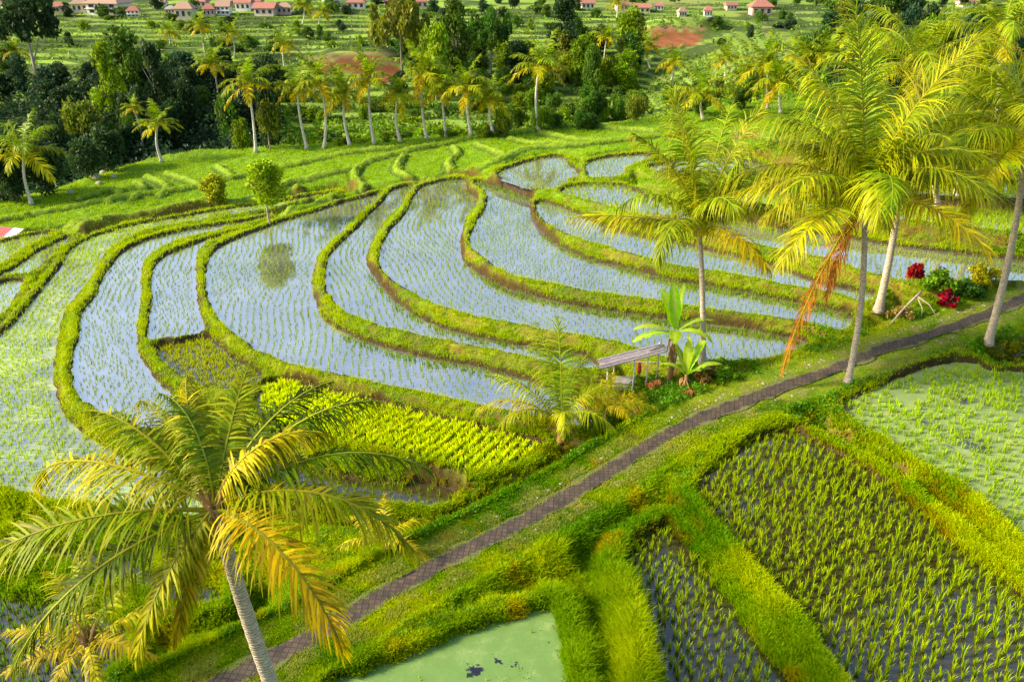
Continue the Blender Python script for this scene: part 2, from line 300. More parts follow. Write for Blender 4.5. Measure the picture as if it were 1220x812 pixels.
# ------------------------------------------------------------------ distances
def segdist(X, Y, A, B_):
    dx, dy = B_[0] - A[0], B_[1] - A[1]; l2 = dx * dx + dy * dy + 1e-9
    t = np.clip(((X - A[0]) * dx + (Y - A[1]) * dy) / l2, 0, 1)
    return (X - A[0] - t * dx) ** 2 + (Y - A[1] - t * dy) ** 2, t
def linedist(X, Y, pl, closed=False):
    d = np.full(X.shape, 1e18); n = len(pl)
    for i in range(n if closed else n - 1):
        e, _ = segdist(X, Y, pl[i], pl[(i + 1) % n]); d = np.minimum(d, e)
    return np.sqrt(d)
def inside(X, Y, pl):
    c = np.zeros(X.shape, bool); n = len(pl)
    for i in range(n):
        a = pl[i]; b_ = pl[(i + 1) % n]
        if a[1] == b_[1]: continue
        k = ((a[1] > Y) != (b_[1] > Y)) & (X < (b_[0] - a[0]) * (Y - a[1]) / (b_[1] - a[1]) + a[0]); c ^= k
    return c
def sdist(X, Y, pl):
    d = linedist(X, Y, pl, True); return np.where(inside(X, Y, pl), -d, d)
def path_info(X, Y):
    d = np.full(X.shape, 1e18); z = np.zeros(X.shape)
    for i in range(len(PC) - 1):
        e, t = segdist(X, Y, PC[i], PC[i + 1]); k = e < d; d[k] = e[k]; z[k] = (PC[i][2] * (1 - t) + PC[i + 1][2] * t)[k]
    return np.sqrt(d), z
# ------------------------------------------------------------------ terrain grid
rows = np.concatenate([np.geomspace(9, 135, 860), np.geomspace(135.6, 420, 300), np.geomspace(430, 3000, 25)])
NC = 860; tcol = np.linspace(-.98, .98, NC)
GX = (rows[:, None] + 8) * tcol[None, :]; GY = np.repeat(rows[:, None], NC, 1)
GX = GX.copy(); shp = GX.shape
wob = (fbm(GX * 1.1, GY * 1.1, 5) - .5)
# base from control points
ctl = []
for k, p in PAD.items():
    for i in range(0, len(p['xy']), 4): ctl.append((*p['xy'][i], p['z'] + .1))
for q in PC[::6]: ctl.append((q[0], q[1], q[2]))
for a, b_, z in [(300,215,-.9),(400,205,-.5),(500,175,.2),(450,185,0),(600,170,.8),(700,160,1.4),(800,150,2.2),(860,140,2.8),(350,180,-.6),(240,185,-1.4),(180,200,-1.7),(100,235,-1.9),(40,250,-2),(0,262,-1.6),(-60,280,-1.6),(440,172,0),
                 (200,230,-1.2),(850,200,3),(900,175,3.8),(960,180,4.4),(1050,190,5),(1200,200,5.6),(1350,210,6),(950,150,4),(900,130,3.4),(1100,150,5),(400,640,-.8),(330,620,-1.6),(300,660,-1.4),(270,640,-1.8),(420,620,-1.5),(250,740,-.9),(200,770,-1.0),(700,680,.5),(690,640,.4),(560,700,.15),(100,690,-1.7),(60,690,-1.8)]:
    ctl.append((*P(a, b_, z), z)); 
ctl = np.array(ctl)
def base_near(X, Y):
    sw = np.zeros(X.shape); sz = np.zeros(X.shape)
    for c in ctl:
        w = 1 / ((X - c[0]) ** 2 + (Y - c[1]) ** 2 + 1.5) ** 2; sw += w; sz += w * c[2]
    return sz / sw
TL = np.array([P(a, b_, z) for a, b_, z in [(-300,330,-2),(-80,275,-2),(0,248,-2),(60,238,-2),(110,218,-1.8),(180,194,-1.6),(240,182,-1.3),(350,177,-.6),(450,171,0),(600,161,.8),(700,156,1.4),(800,143,2.2),(870,132,3),(960,125,4),(1100,140,5),(1300,160,6)]])
tlt = TL[:, 0] / TL[:, 1]; od = np.argsort(tlt)
def far_z(X, Y):
    t = X / Y
    rav = 1 - sstep(t, .12, .34)
    base = -9.5 * rav + 3.5 * (1 - rav)
    Y0 = 150.0
    z = base + (Y - Y0) / 170. * ((1.5 - base))
    z = np.where(Y > 320, 1.5 + (Y - 320) * .01, z)
    z = z + 3.0 * (fbm(X / 60, Y / 60, 3) - .5) * sstep(Y, 140, 200)
    h = .55
    u = z / h + .9 * (fbm(X / 25, Y / 25, 9) - .5); fl = np.floor(u); fr = u - fl
    zs = (fl + sstep(fr, .78, .98)) * h
    tw = sstep(Y, 150, 170) * (1 - sstep(Y, 330, 345))
    zo = z * (1 - tw) + zs * tw
    for x0, y0, wx in [(-39, 213, 11), (49, 256, 13)]:
        yy = Y - y0 - .25 * (X - x0); zo = zo + 4.0 * sstep(yy, -5, 3) * (1 - sstep(yy, 6, 45)) * np.exp(-((X - x0) / wx) ** 4)
    return zo, fr, fl
def terr_base(X, Y):
    yt = np.interp(X / Y, tlt[od], TL[od][:, 1])
    s = sstep(Y - yt, 1, 22)
    fz, fr, fl = far_z(X, Y)
    return s, fz, fr, fl
near = GY < 150
bn = np.zeros(shp); bn[near] = base_near(GX[near], GY[near])
s_, fz, fr, fl = terr_base(GX, GY)
bn = np.where(near, bn, fz); Z = bn * (1 - s_) + fz * s_
Z += .12 * (fbm(GX * .8, GY * .8, 21) - .5) * (1 - s_) * 2
# ridges of the green fields
ridge = np.zeros(shp)
zone = (GY > 55) & (GY < 150)
for r in RW:
    k = zone & (GX > r[:, 0].min() - 3) & (GX < r[:, 0].max() + 3) & (GY > r[:, 1].min() - 3) & (GY < r[:, 1].max() + 3)
    if not k.any(): continue
    d = linedist(GX[k], GY[k], r); ridge[k] = np.maximum(ridge[k], np.exp(-(d / .5) ** 2))
Z += .55 * ridge
# banks and bunds
top = np.full(shp, -1e9); cap = np.full(shp, 1e9); dmin = np.full(shp, 99.0); pid = np.full(shp, -1); bed = np.full(shp, 1e9)
names = list(PAD)
SD = {}
for i, nme in enumerate(names):
    p = PAD[nme]; xy = p['xy']; m_ = 6.0
    k = (GX > xy[:, 0].min() - m_) & (GX < xy[:, 0].max() + m_) & (GY > xy[:, 1].min() - m_) & (GY < xy[:, 1].max() + m_)
    d = sdist(GX[k], GY[k], xy) + wob[k] * .34 + (vn(GX[k] * 2.6, GY[k] * 2.6, 44) - .5) * .14
    full = np.full(shp, 99.0); full[k] = d; SD[nme] = full
    hb = .26 if p['kind'] not in ('field',) else .2
    tp = p['z'] + hb - np.maximum(0, d - .6) * 1.1
    top[k] = np.maximum(top[k], np.where(d > -.3, tp, -1e9))
    cap[k] = np.minimum(cap[k], p['z'] + np.where(d < 0, np.maximum(d, -.22), d * 2.3))
    q = dmin[k]; u = d < q; q[u] = d[u]; dmin[k] = q
    pi = pid[k]; pi[d < .05] = i; pid[k] = pi
pdist = np.full(shp, 99.0); pz = np.zeros(shp)
k = (GY < 120); a_, b_ = path_info(GX[k], GY[k]); pdist[k] = a_; pz[k] = b_
wt = (1 - sstep(dmin, 1.2, 3.0))
Z = np.where(top > -1e8, np.maximum(Z * (1 - wt) + np.minimum(Z, top + .1) * wt, top), Z)
flat = 1 - sstep(pdist, 2.0, 3.6)
Z = Z * (1 - flat) + pz * flat
Z = np.minimum(Z, cap)
for nme in sorted(names, key=lambda q: PAD[q]['z']):
    d = SD[nme]; zl = PAD[nme]['z']
    lower = np.full(shp, 99.0)
    for o_ in names:
        if PAD[o_]['z'] < zl: lower = np.minimum(lower, SD[o_])
    k = (d < .45) & (lower > .1)
    Z[k] = np.maximum(Z[k], zl + np.where(d[k] < 0, np.maximum(d[k], -.22), np.minimum(d[k] * 1.5, .22)))
# drainage rut between the verge and the bank on the uphill side
pside = 1 - sstep(np.abs(pdist - .7), 0, 1.2)
Z -= .05 * (1 - sstep(pdist, .72, .85))
Z = np.where(pdist < .8, np.minimum(Z, pz - .03), Z)
veg = (fbm(GX * 2.3, GY * 2.3, 31, 3) - .45)
land = dmin > .02
Z = np.where(land & (pdist > 1.3) & (GY < 130), Z + veg * .3 * sstep(dmin, 0, .6) * sstep(pdist, 1.3, 2.2), Z)
PXG, PYG = topx(GX, GY, Z)
# slope
gz_y = np.gradient(Z, axis=0) / np.gradient(GY, axis=0); gz_x = np.gradient(Z, axis=1) / np.maximum(np.gradient(GX, axis=1), 1e-3)
slope = np.sqrt(gz_x ** 2 + gz_y ** 2)
# colours
def c3(*a): return np.array(a, float)
def mixc(col, c, w): return col * (1 - w[..., None]) + np.asarray(c) * w[..., None]
nz = fbm(GX * .35, GY * .35, 41, 4)
col = np.zeros(shp + (3,)) + c3(.17, .26, .015)
col = mixc(col, c3(.27, .32, .015), sstep(nz, .45, .7))
col = mixc(col, c3(.06, .14, .012), sstep(1 - nz, .5, .75) * .8)
fieldz = (GY > 70) & (GY < 150) & (s_ < .2)
rowt = .5 + .5 * np.sin((GX * .6 + GY * .8 + 1.5 * fbm(GX / 9, GY / 9, 2)) * 2 * math.pi / 1.1)
fieldc = c3(.155, .28, .012)[None, None] * (.75 + .5 * fbm(GX / 14, GY / 14, 77))[..., None] 
w = sstep(GY, 66, 74) * (1 - s_)
col = col * (1 - w[..., None]) + fieldc * w[..., None]
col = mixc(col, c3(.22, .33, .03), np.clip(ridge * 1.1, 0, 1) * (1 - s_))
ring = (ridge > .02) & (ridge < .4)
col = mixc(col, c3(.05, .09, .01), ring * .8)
# earth on steep faces
ew = sstep(slope, .8, 1.5) * sstep(.75 * nz + .5 * vn(GX * 1.7, GY * 1.7, 8), .25, .55) * (GY < 130)
col = mixc(col, c3(.15, .085, .02), ew * .85)
mudp = (dmin < 1.3) * sstep(fbm(GX / 1.6, GY / 1.6, 99), .57, .66) * (GY < 120)
col = mixc(col, c3(.15, .11, .03), mudp * .45)
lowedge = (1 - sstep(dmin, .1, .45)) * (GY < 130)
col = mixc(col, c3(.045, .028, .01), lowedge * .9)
# bed mud
col = mixc(col, c3(.08, .06, .035), (dmin < .0) * 1.0)
# path verges: trodden, pale litter
vw = (1 - sstep(np.abs(pdist - 1.0), .2, .6)) * sstep(fbm(GX * 1.3, GY * 1.3, 55), .4, .6)
col = mixc(col, c3(.26, .22, .09), vw * .75)
# far hillside terraces
far = s_
hashb = vn(fl * 3.7 + 100, np.floor(GX / 22 + fl * 1.7) * 5.3, 4)
fc = c3(.21, .31, .04) * (.6 + .8 * hashb)[..., None]
fc = mixc(fc, c3(.24, .25, .08), sstep(vn(fl * 2.1, GX / 30, 6), .6, .85) * .7)
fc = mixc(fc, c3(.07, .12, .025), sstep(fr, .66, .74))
fc = mixc(fc, c3(.035, .06, .015), sstep(fbm(GX / 20, GY / 14, 66), .55, .64) * .8)
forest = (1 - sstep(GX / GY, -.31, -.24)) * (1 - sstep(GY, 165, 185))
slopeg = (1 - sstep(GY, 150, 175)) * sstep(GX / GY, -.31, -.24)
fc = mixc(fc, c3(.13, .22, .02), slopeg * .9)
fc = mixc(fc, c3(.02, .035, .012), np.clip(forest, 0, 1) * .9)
def blob(x, y, rx, ry, s): 
    q = ((PXG - x) / rx) ** 2 + ((PYG - y) / ry) ** 2 + (fbm(GX / 3, GY / 3, s) - .5) * 1.6
    return (1 - sstep(q, .7, 1.0))
for a in [(430, 78, 42, 13), (462, 86, 22, 12), (800, 46, 45, 12), (385, 80, 20, 10)]:
    fc = mixc(fc, c3(.22, .07, .035), blob(*a, 5) * .9)
    fc = mixc(fc, c3(.27, .15, .08), blob(a[0], a[1] - a[3], a[2], 3, 6) * .7)
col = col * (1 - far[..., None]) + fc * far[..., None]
col = mixc(col, c3(.22, .10, .05), blob(885, 160, 22, 5, 5) * .8)
rr_, cc_ = shp
idx = np.arange(rr_ * cc_).reshape(shp)
quads = np.stack([idx[:-1, :-1], idx[:-1, 1:], idx[1:, 1:], idx[1:, :-1]], -1).reshape(-1, 4)
V = np.stack([GX, GY, Z], -1).reshape(-1, 3)
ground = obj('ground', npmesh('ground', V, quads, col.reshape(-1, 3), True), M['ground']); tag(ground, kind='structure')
# ground under and behind the viewer
mb = MB(); mb.add([(-700, -700, -1.2), (700, -700, -1.2), (16.66 * 1, 9, -1.2), (-16.66, 9, -1.2)], [(0, 1, 2, 3)])
me = mb.mesh('ground_behind'); ca = me.color_attributes.new('Col', 'FLOAT_COLOR', 'POINT'); ca.data.foreach_set('color', [.1, .16, .02, 1] * 4)
tag(obj('ground', me, M['ground']), kind='structure')
def hz(X, Y):
    X = np.asarray(X, float); Y = np.asarray(Y, float)
    ri = np.clip(np.interp(Y, rows, np.arange(len(rows))), 0, len(rows) - 1.001)
    ci = np.clip((X / (Y + 8) - tcol[0]) / (tcol[1] - tcol[0]), 0, NC - 1.001)
    r0 = ri.astype(int); c0 = ci.astype(int); a = ri - r0; b_ = ci - c0
    return (Z[r0, c0] * (1 - b_) + Z[r0, c0 + 1] * b_) * (1 - a) + (Z[r0 + 1, c0] * (1 - b_) + Z[r0 + 1, c0 + 1] * b_) * a
def hit(px, py):
    d = ray(px, py); ys = np.geomspace(12, 900, 3000); t = ys / d[1]
    z = H + d[2] * t; g = hz(d[0] * t, ys); k = np.argmax(z < g)
    if not (z < g).any(): k = 2400
    return Vector((d[0] * t[k], ys[k], g[k]))
# ------------------------------------------------------------------ water
wm = dict(clear='water', field='water', dark='water_dark', moss='water_moss', dense='water_dark', tall='water_dark', weedy='duckweed_mixed', duck='duckweed', fallow='water_dark')
for nme in names:
    p = PAD[nme]; fr_ = p['xy'][:, 1].mean() > 72; near_ = (SD[nme] < .14) & (Z < p['z'] + .25)
    st = 1; sub = near_[::st, ::st]; R = np.arange(0, shp[0], st); Cc = np.arange(0, shp[1], st)
    grow = sub.copy(); 
    cell = np.zeros((sub.shape[0] - 1, sub.shape[1] - 1), bool)
    cell = grow[:-1, :-1] | grow[1:, :-1] | grow[:-1, 1:] | grow[1:, 1:]
    ci, cj = np.nonzero(cell)
    if len(ci) == 0: continue
    vid = {}
    key = np.concatenate([ci * 10000 + cj, ci * 10000 + cj + 1, (ci + 1) * 10000 + cj + 1, (ci + 1) * 10000 + cj])
    u, inv = np.unique(key, return_inverse=True)
    r_ = R[u // 10000]; c_ = Cc[u % 10000]
    VV = np.stack([GX[r_, c_], GY[r_, c_], np.full(len(u), p['z'])], -1)
    FF = inv.reshape(4, -1).T
    tag(obj('water', npmesh('water', VV, FF, None, True), M[wm[p['kind']]]), kind='structure')
# ------------------------------------------------------------------ path
pl = PC; n = len(pl); tang = np.gradient(pl[:, :2], axis=0); tang /= np.linalg.norm(tang, axis=1)[:, None]; nor = np.stack([-tang[:, 1], tang[:, 0]], 1)
arc = np.concatenate([[0], np.cumsum(np.linalg.norm(np.diff(pl[:, :2], axis=0), axis=1))])
dense = np.arange(0, arc[-1], .4); cxp = np.interp(dense, arc, pl[:, 0]); cyp = np.interp(dense, arc, pl[:, 1]); czp = np.interp(dense, arc, pl[:, 2]); nx = np.interp(dense, arc, nor[:, 0]); ny = np.interp(dense, arc, nor[:, 1])
offs = np.array([-.56, -.4, -.18, .18, .4, .56]); VV = []; UV = []
for o_ in offs:
    wob_ = (0 if abs(o_) < .5 else 1) * .24 * (vn(dense * 1.3, dense * 0 + o_ * 9, 3) - .5) * 2
    oo = o_ + wob_
    VV.append(np.stack([cxp + nx * oo, cyp + ny * oo, czp + .02 - .02 * abs(o_) + .015 * (vn(dense * .6, dense * 0 + o_ * 3, 12) - .5)], 1)); UV.append(np.stack([dense, oo], 1))
VV = np.concatenate(VV); UV = np.concatenate(UV); nd = len(dense); ff = []
for j in range(len(offs) - 1):
    a = np.arange(nd - 1) + j * nd; ff.append(np.stack([a, a + 1, a + 1 + nd, a + nd], 1))
tag(obj('path', npmesh('path', VV, np.concatenate(ff)[:, ::-1], None, True, UV), M['path']), kind='structure')
# ------------------------------------------------------------------ blades
def blades(pts, per, h, w, spread, lean, colr, tipc, seg2=True, seed=1, cvar=.25):
    """pts (n,3); per blades each; h,w,spread arrays or scalars"""
    r = np.random.default_rng(seed); n = len(pts); T = n * per
    base = np.repeat(pts, per, 0).astype(float); h = np.repeat(np.broadcast_to(h, n), per) * r.uniform(.6, 1.15, T); w = np.repeat(np.broadcast_to(w, n), per); sp = np.repeat(np.broadcast_to(spread, n), per)
    ang = r.uniform(0, 2 * np.pi, T); off = sp * np.sqrt(r.uniform(0, 1, T)); base[:, 0] += np.cos(ang) * off; base[:, 1] += np.sin(ang) * off
    la = ang + r.normal(0, .6, T); ln = h * lean * r.uniform(.3, 1.3, T)
    dx, dy = np.cos(la), np.sin(la); fa = r.uniform(0, np.pi, T); wx, wy = np.cos(fa) * w, np.sin(fa) * w
    c = np.repeat(np.broadcast_to(colr, (n, 3)), per, 0) * (1 + r.uniform(-cvar, cvar, T))[:, None]; c[:, 0] *= 1 + r.uniform(-cvar, cvar, T)
    tc = c * .45 + np.asarray(tipc) * .55
    z0 = base[:, 2] - .03
    if seg2:
        v = np.empty((T, 5, 3)); 
        v[:, 0] = np.stack([base[:, 0] - wx, base[:, 1] - wy, z0], 1); v[:, 1] = np.stack([base[:, 0] + wx, base[:, 1] + wy, z0], 1)
        mx_ = base[:, 0] + dx * ln * .35; my_ = base[:, 1] + dy * ln * .35; mz = base[:, 2] + h * .62
        v[:, 2] = np.stack([mx_ + wx * .8, my_ + wy * .8, mz], 1); v[:, 3] = np.stack([mx_ - wx * .8, my_ - wy * .8, mz], 1)
        v[:, 4] = np.stack([base[:, 0] + dx * ln, base[:, 1] + dy * ln, base[:, 2] + h * (1 - .25 * np.minimum(ln / h, 1))], 1)
        i = np.arange(T)[:, None] * 5
        f = np.concatenate([i + [0, 1, 2], i + [0, 2, 3], i + [3, 2, 4]])
        cc = np.empty((T, 5, 3)); cc[:, :2] = (c * .8)[:, None]; cc[:, 2:4] = c[:, None]; cc[:, 4] = tc
    else:
        v = np.empty((T, 3, 3)); v[:, 0] = np.stack([base[:, 0] - wx, base[:, 1] - wy, z0], 1); v[:, 1] = np.stack([base[:, 0] + wx, base[:, 1] + wy, z0], 1)
        v[:, 2] = np.stack([base[:, 0] + dx * ln, base[:, 1] + dy * ln, base[:, 2] + h], 1)
        i = np.arange(T)[:, None] * 3; f = i + [0, 1, 2]
        cc = np.empty((T, 3, 3)); cc[:, :2] = c[:, None]; cc[:, 2] = tc
    return v.reshape(-1, 3), f, cc.reshape(-1, 3)
def stuff(name, parts, mat, label, cat):
    vs, fs, cs = [], [], []; o_ = 0
    for v, f, c in parts: vs.append(v); fs.append(f + o_); cs.append(c); o_ += len(v)
    ob = obj(name, npmesh(name, np.concatenate(vs), np.concatenate(fs), np.concatenate(cs)), mat)
    return tag(ob, label, cat, kind='stuff')
def rice(nme, sx_, sy_, theta, h, w, per, colr, tipc, spread=.04, lean=.35, drop=0.0, seg2=False, jit=.05, seed=3, keep=None, zoff=0):
    p = PAD[nme]; xy = p['xy']; x0, y0 = xy.min(0) - 1; x1, y1 = xy.max(0) + 1
    cx_, cy_ = (x0 + x1) / 2, (y0 + y1) / 2; Rr = math.hypot(x1 - x0, y1 - y0) / 2
    u = np.arange(-Rr, Rr, sx_); v = np.arange(-Rr, Rr, sy_); U, Vv = np.meshgrid(u, v); U = U.ravel(); Vv = Vv.ravel()
    U = U + 1.4 * np.sin(Vv / 7.0 + seed) + .5 * np.sin(Vv / 2.6 + 2 * seed); 
    r = np.random.default_rng(seed); U = U + r.normal(0, jit, len(U)); Vv = Vv + r.normal(0, jit, len(U))
    c, s = math.cos(theta), math.sin(theta); X = cx_ + U * c - Vv * s; Y = cy_ + U * s + Vv * c
    k = (X > x0) & (X < x1) & (Y > y0) & (Y < y1) & (np.abs(X / (Y + 6)) < .85); X, Y = X[k], Y[k]
    d = sdist(X, Y, xy); k = (d < -.3) & (r.uniform(0, 1, len(X)) > drop)
    if keep is not None: k &= keep(X, Y, d)
    X, Y = X[k], Y[k]
    sz = (.65 + .5 * fbm(X / 3, Y / 3, 5)) * np.random.default_rng(seed + 5).uniform(.7, 1.3, len(X))
    cl = np.asarray(colr)[None] * (.8 + .45 * fbm(X / 4, Y / 4, 15))[:, None]
    return blades(np.stack([X, Y, np.full(len(X), p['z'] + zoff)], 1), per, h * sz, w, spread, lean, cl, tipc, seg2, seed)
yg = (.24, .36, .02); tip = (.40, .46, .04)
clear = []
th = dict(W1=1.25, G=1.2, F=.25, E=.25, D=.15, Cc=.1, B=.05, W0=.3, W00=.3, W000=.3, V1=1.2)
for nme in ['W1', 'G', 'F', 'E', 'D', 'Cc', 'B', 'W0', 'W00', 'W000', 'V1']:
    dist = abs(PAD[nme]['xy'][:, 1].mean())
    t0 = th[nme]
    clear.append(rice(nme, .5, .36, t0, .32, .024, 5, (.15, .26, .012), (.30, .38, .02), seed=len(clear) + 2, drop=.08, spread=.06))
    if nme in ('W1', 'G', 'F', 'E', 'D', 'V1'):   # denser band below the banks
        pass
stuff('rice_seedlings', clear, M['rice'], 'thin young rice seedlings in rows in the bright flooded terraces', 'rice')
V1k = lambda X, Y, d: (fbm(X / 5, Y / 5, 3) > .2) & (Y > 0)
tall = [rice('P3', .52, .38, .35, .58, .018, 18, (.34, .52, .012), (.54, .66, .02), spread=.065, lean=.3, seg2=True, seed=9, drop=.03),
        rice('P2', .52, .38, .35, .56, .018, 18, (.32, .50, .012), (.52, .64, .02), spread=.065, lean=.3, seg2=True, seed=10, drop=.04),
        rice('Q1', .5, .4, .2, .5, .025, 10, (.16, .34, .02), (.3, .42, .04), spread=.1, seg2=True, seed=11), rice('Q2', .5, .4, .2, .5, .025, 10, (.16, .34, .02), (.3, .42, .04), spread=.1, seg2=True, seed=12),
        rice('S', .5, .4, .2, .4, .025, 6, (.2, .36, .02), (.3, .42, .04), spread=.1, seed=12)]
stuff('rice_clumps', tall, M['rice'], 'taller rice clumps standing in the dark near paddies', 'rice')
stuff('nursery_rice', [rice('N', .54, .2, -.75, .5, .034, 20, (.56, .64, .005), (.78, .74, .01), spread=.12, lean=.4, seg2=True, jit=.02, seed=4)], M['rice'], 'dense glowing yellow green rice planted in tight rows', 'rice')
wd = [rice('P4', .4, .3, .3, .45, .02, 8, (.26, .42, .03), (.40, .50, .05), spread=.12, seg2=True, seed=14, drop=.25, keep=lambda X, Y, d: fbm(X / 2.5, Y / 2.5, 9) > .28, jit=.12),
      rice('A', .5, .3, .05, .38, .03, 7, (.26, .42, .03), (.42, .48, .05), spread=.1, seed=15, drop=.1),
      rice('Z1', .45, .35, .1, .34, .03, 5, (.24, .40, .03), tip, spread=.1, seed=16), rice('Z2', .45, .35, .1, .34, .03, 5, (.24, .40, .03), tip, spread=.1, seed=17), rice('Z0', .45, .35, .1, .36, .03, 6, (.24, .40, .03), tip, spread=.12, seed=18),
      rice('V2', .5, .3, 1.2, .5, .03, 8, (.22, .36, .02), tip, spread=.12, seed=19), rice('V3', .5, .3, 1.2, .5, .03, 8, (.22, .36, .02), tip, spread=.12, seed=20),
      rice('V1', .6, .35, .3, .5, .03, 8, (.22, .36, .02), tip, spread=.12, seed=29, drop=.4, keep=lambda X, Y, d: (d > -1.8) & (Y > np.interp(X, [0, 60], [60, 60]) + 8)),
      rice('Cf', .28, .28, .3, .32, .03, 10, (.28, .36, .015), (.42, .44, .02), spread=.17, seed=21, drop=.08, jit=.12),
      rice('P1', .8, .8, .3, .14, .03, 6, (.30, .48, .03), (.42, .52, .03), spread=.2, seed=22, drop=.2, jit=.3, keep=lambda X, Y, d: fbm(X / 2, Y / 2, 19) > .55)]
stuff('field_rice', wd, M['rice'], 'rice and weeds growing thick in the mossy side paddies', 'rice')
# denser rice under the banks, darkened to paint in their shade and reflection
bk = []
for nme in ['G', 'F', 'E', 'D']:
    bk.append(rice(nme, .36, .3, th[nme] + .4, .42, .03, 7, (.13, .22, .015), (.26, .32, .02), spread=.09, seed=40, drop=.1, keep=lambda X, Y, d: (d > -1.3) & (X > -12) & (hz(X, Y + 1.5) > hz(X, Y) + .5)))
stuff('bank_shade_rice', bk, M['rice'], 'denser rice tufts darkened as painted shade along the foot of each terrace bank', 'rice')
# grass on banks, verges and bunds (density follows distance)
okm = (dmin > np.where(GY < 45, -.08, .08)) & (pdist > .44) & (GY < 132) & (s_ < .4) & (np.abs(GX / (GY + 6)) < .82)
cellpx = np.gradient(PYG, axis=0) * -1
wgt = np.clip(np.abs(np.gradient(PYG, axis=0)) * np.abs(np.gradient(PXG, axis=1)), 0, 4) * okm
wgt[(GY > 68) & (dmin > 2.2)] *= .55
wgt[ring & (GY > 60)] *= .04; wgt *= np.where((GY > 70) & (dmin > 1.0) & (ridge < .3), .35 + 1.3 * sstep(rowt, .3, .7), 1); wgt[(slope > 1.1) & (GX > -15) & (GY > 34) & (GY < 90)] *= .16
wgt[(dmin < 1.2) & (GY > 34) & (fbm(GX / 1.6, GY / 1.6, 99) > .62)] *= .3
wgt[(PYG > 900) | (PYG < 60)] *= .1
pr = (wgt / wgt.sum()).ravel()
NG = 190000
pick = rng.choice(len(pr), NG, p=pr); ri, ci = np.unravel_index(pick, shp)
X = GX[ri, ci] + rng.normal(0, .05, NG); Y = GY[ri, ci] + rng.normal(0, .08, NG)
dd = dmin[ri, ci]; pdv = pdist[ri, ci]; sl = slope[ri, ci]
zz = hz(X, Y); sc_ = np.clip(Y / 45, .55, 2.6)
g1 = fbm(X / 2.2, Y / 2.2, 61); g2 = fbm(X / 7, Y / 7, 62)
cg = np.array([.20, .32, .012])[None] * np.ones((NG, 1))
cg = cg * (1 - sstep(g1, .45, .7)[:, None]) + np.array([.41, .46, .012]) * sstep(g1, .45, .7)[:, None]
dk = sstep(g2, .5, .66) * (pdv < 9); cg = cg * (1 - dk[:, None]) + np.array([.08, .20, .015]) * dk[:, None]
orn = sstep(fbm(X / 1.5, Y / 1.5, 63), .70, .80); cg = cg * (1 - orn[:, None] * .7) + np.array([.42, .28, .02]) * orn[:, None] * .7
bu = (dd < 1.5) & (Y > 34); cg[bu] = cg[bu] * .4 + np.array([.36, .42, .006]) * .6
stp = (sl > 1.2) & (Y > 30) & (X > -12); cg[stp] = cg[stp] * .45 + np.array([.26, .13, .02]) * .55
fld = (Y > 68) & (dd > 1.2); cg[fld] = cg[fld] * .3 + np.array([.25, .40, .012]) * .7
rdg = ridge[ri, ci] > .45; cg[rdg] = cg[rdg] * .3 + np.array([.36, .46, .05]) * .7
vgc = (1 - sstep(pdv, 1.2, 2.0)) * sstep(fbm(X * 1.1, Y * 1.1, 64), .35, .6); cg = cg * (1 - vgc[:, None] * .7) + np.array([.34, .33, .09]) * vgc[:, None] * .7
hgt = np.where(Y < 40, .34, .2) * (.55 + .9 * g1); vg = pdv < 2.1; hgt[vg] *= .3; hgt[fld] = .18; hgt[rdg] = .12
lush = (Y < 38) & (X > -2) & (pdv > 4.5); hgt[lush] *= 1.2; tallg = (PXG[ri, ci] > 640) & (PXG[ri, ci] < 790) & (PYG[ri, ci] > 640); hgt[tallg] *= 1.7
nearm = Y < 42
pts = np.stack([X, Y, zz], 1)
gr = [blades(pts[nearm], 8, hgt[nearm], .021 * sc_[nearm] + .005, .15 * sc_[nearm], .6, cg[nearm], (.34, .48, .012), True, 71),
      blades(pts[~nearm], 5, hgt[~nearm] * np.clip(sc_[~nearm], 1, 1.4), .018 * sc_[~nearm], .14 * sc_[~nearm], .5, cg[~nearm], (.38, .48, .01), False, 72)]
stuff('grass', gr, M['blade'], 'bright green grass covering the terrace banks and path verges', 'grass')
# broad-leaved weeds along the banks by the path
def leafquads(ctr, size, r, colr, flat=.0, cvar=.3):
    n = len(ctr); size = np.broadcast_to(size, n)
    a = r.normal(0, 1, (n, 3)); a[:, 2] *= (1 - flat); a /= np.linalg.norm(a, axis=1)[:, None]
    b_ = r.normal(0, 1, (n, 3)); b_[:, 2] *= (1 - flat); b_ -= (a * b_).sum(1)[:, None] * a; b_ /= np.linalg.norm(b_, axis=1)[:, None]
    l = size[:, None] * .5 * r.uniform(.7, 1.2, (n, 1)); w = l * .55
    v = np.empty((n, 4, 3)); v[:, 0] = ctr - a * l; v[:, 1] = ctr + b_ * w - a * l * .1; v[:, 2] = ctr + a * l; v[:, 3] = ctr - b_ * w - a * l * .1
    i = np.arange(n)[:, None] * 4
    f = np.concatenate([i + [0, 1, 2], i + [0, 2, 3]])
    c = np.broadcast_to(colr, (n, 3)) * (1 + r.uniform(-cvar, cvar, (n, 1))); c = c.copy(); c[:, 0] *= 1 + r.uniform(-.2, .3, n)
    return v.reshape(-1, 3), f, np.repeat(c, 4, 0)
wk = okm & (pdist > 2.0) & (pdist < 6.5) & (GY < 75) & (dmin > .4) & (fbm(GX / 2, GY / 2, 88) > .47)
pr2 = (wgt * wk).ravel(); pr2 = pr2 / pr2.sum(); pick = rng.choice(len(pr2), 60000, p=pr2); ri, ci = np.unravel_index(pick, shp)
X = GX[ri, ci] + rng.normal(0, .1, len(ri)); Y = GY[ri, ci] + rng.normal(0, .1, len(ri)); bump_ = fbm(X * .9, Y * .9, 90)
zz = hz(X, Y) + rng.uniform(.02, .5, len(ri)) * bump_
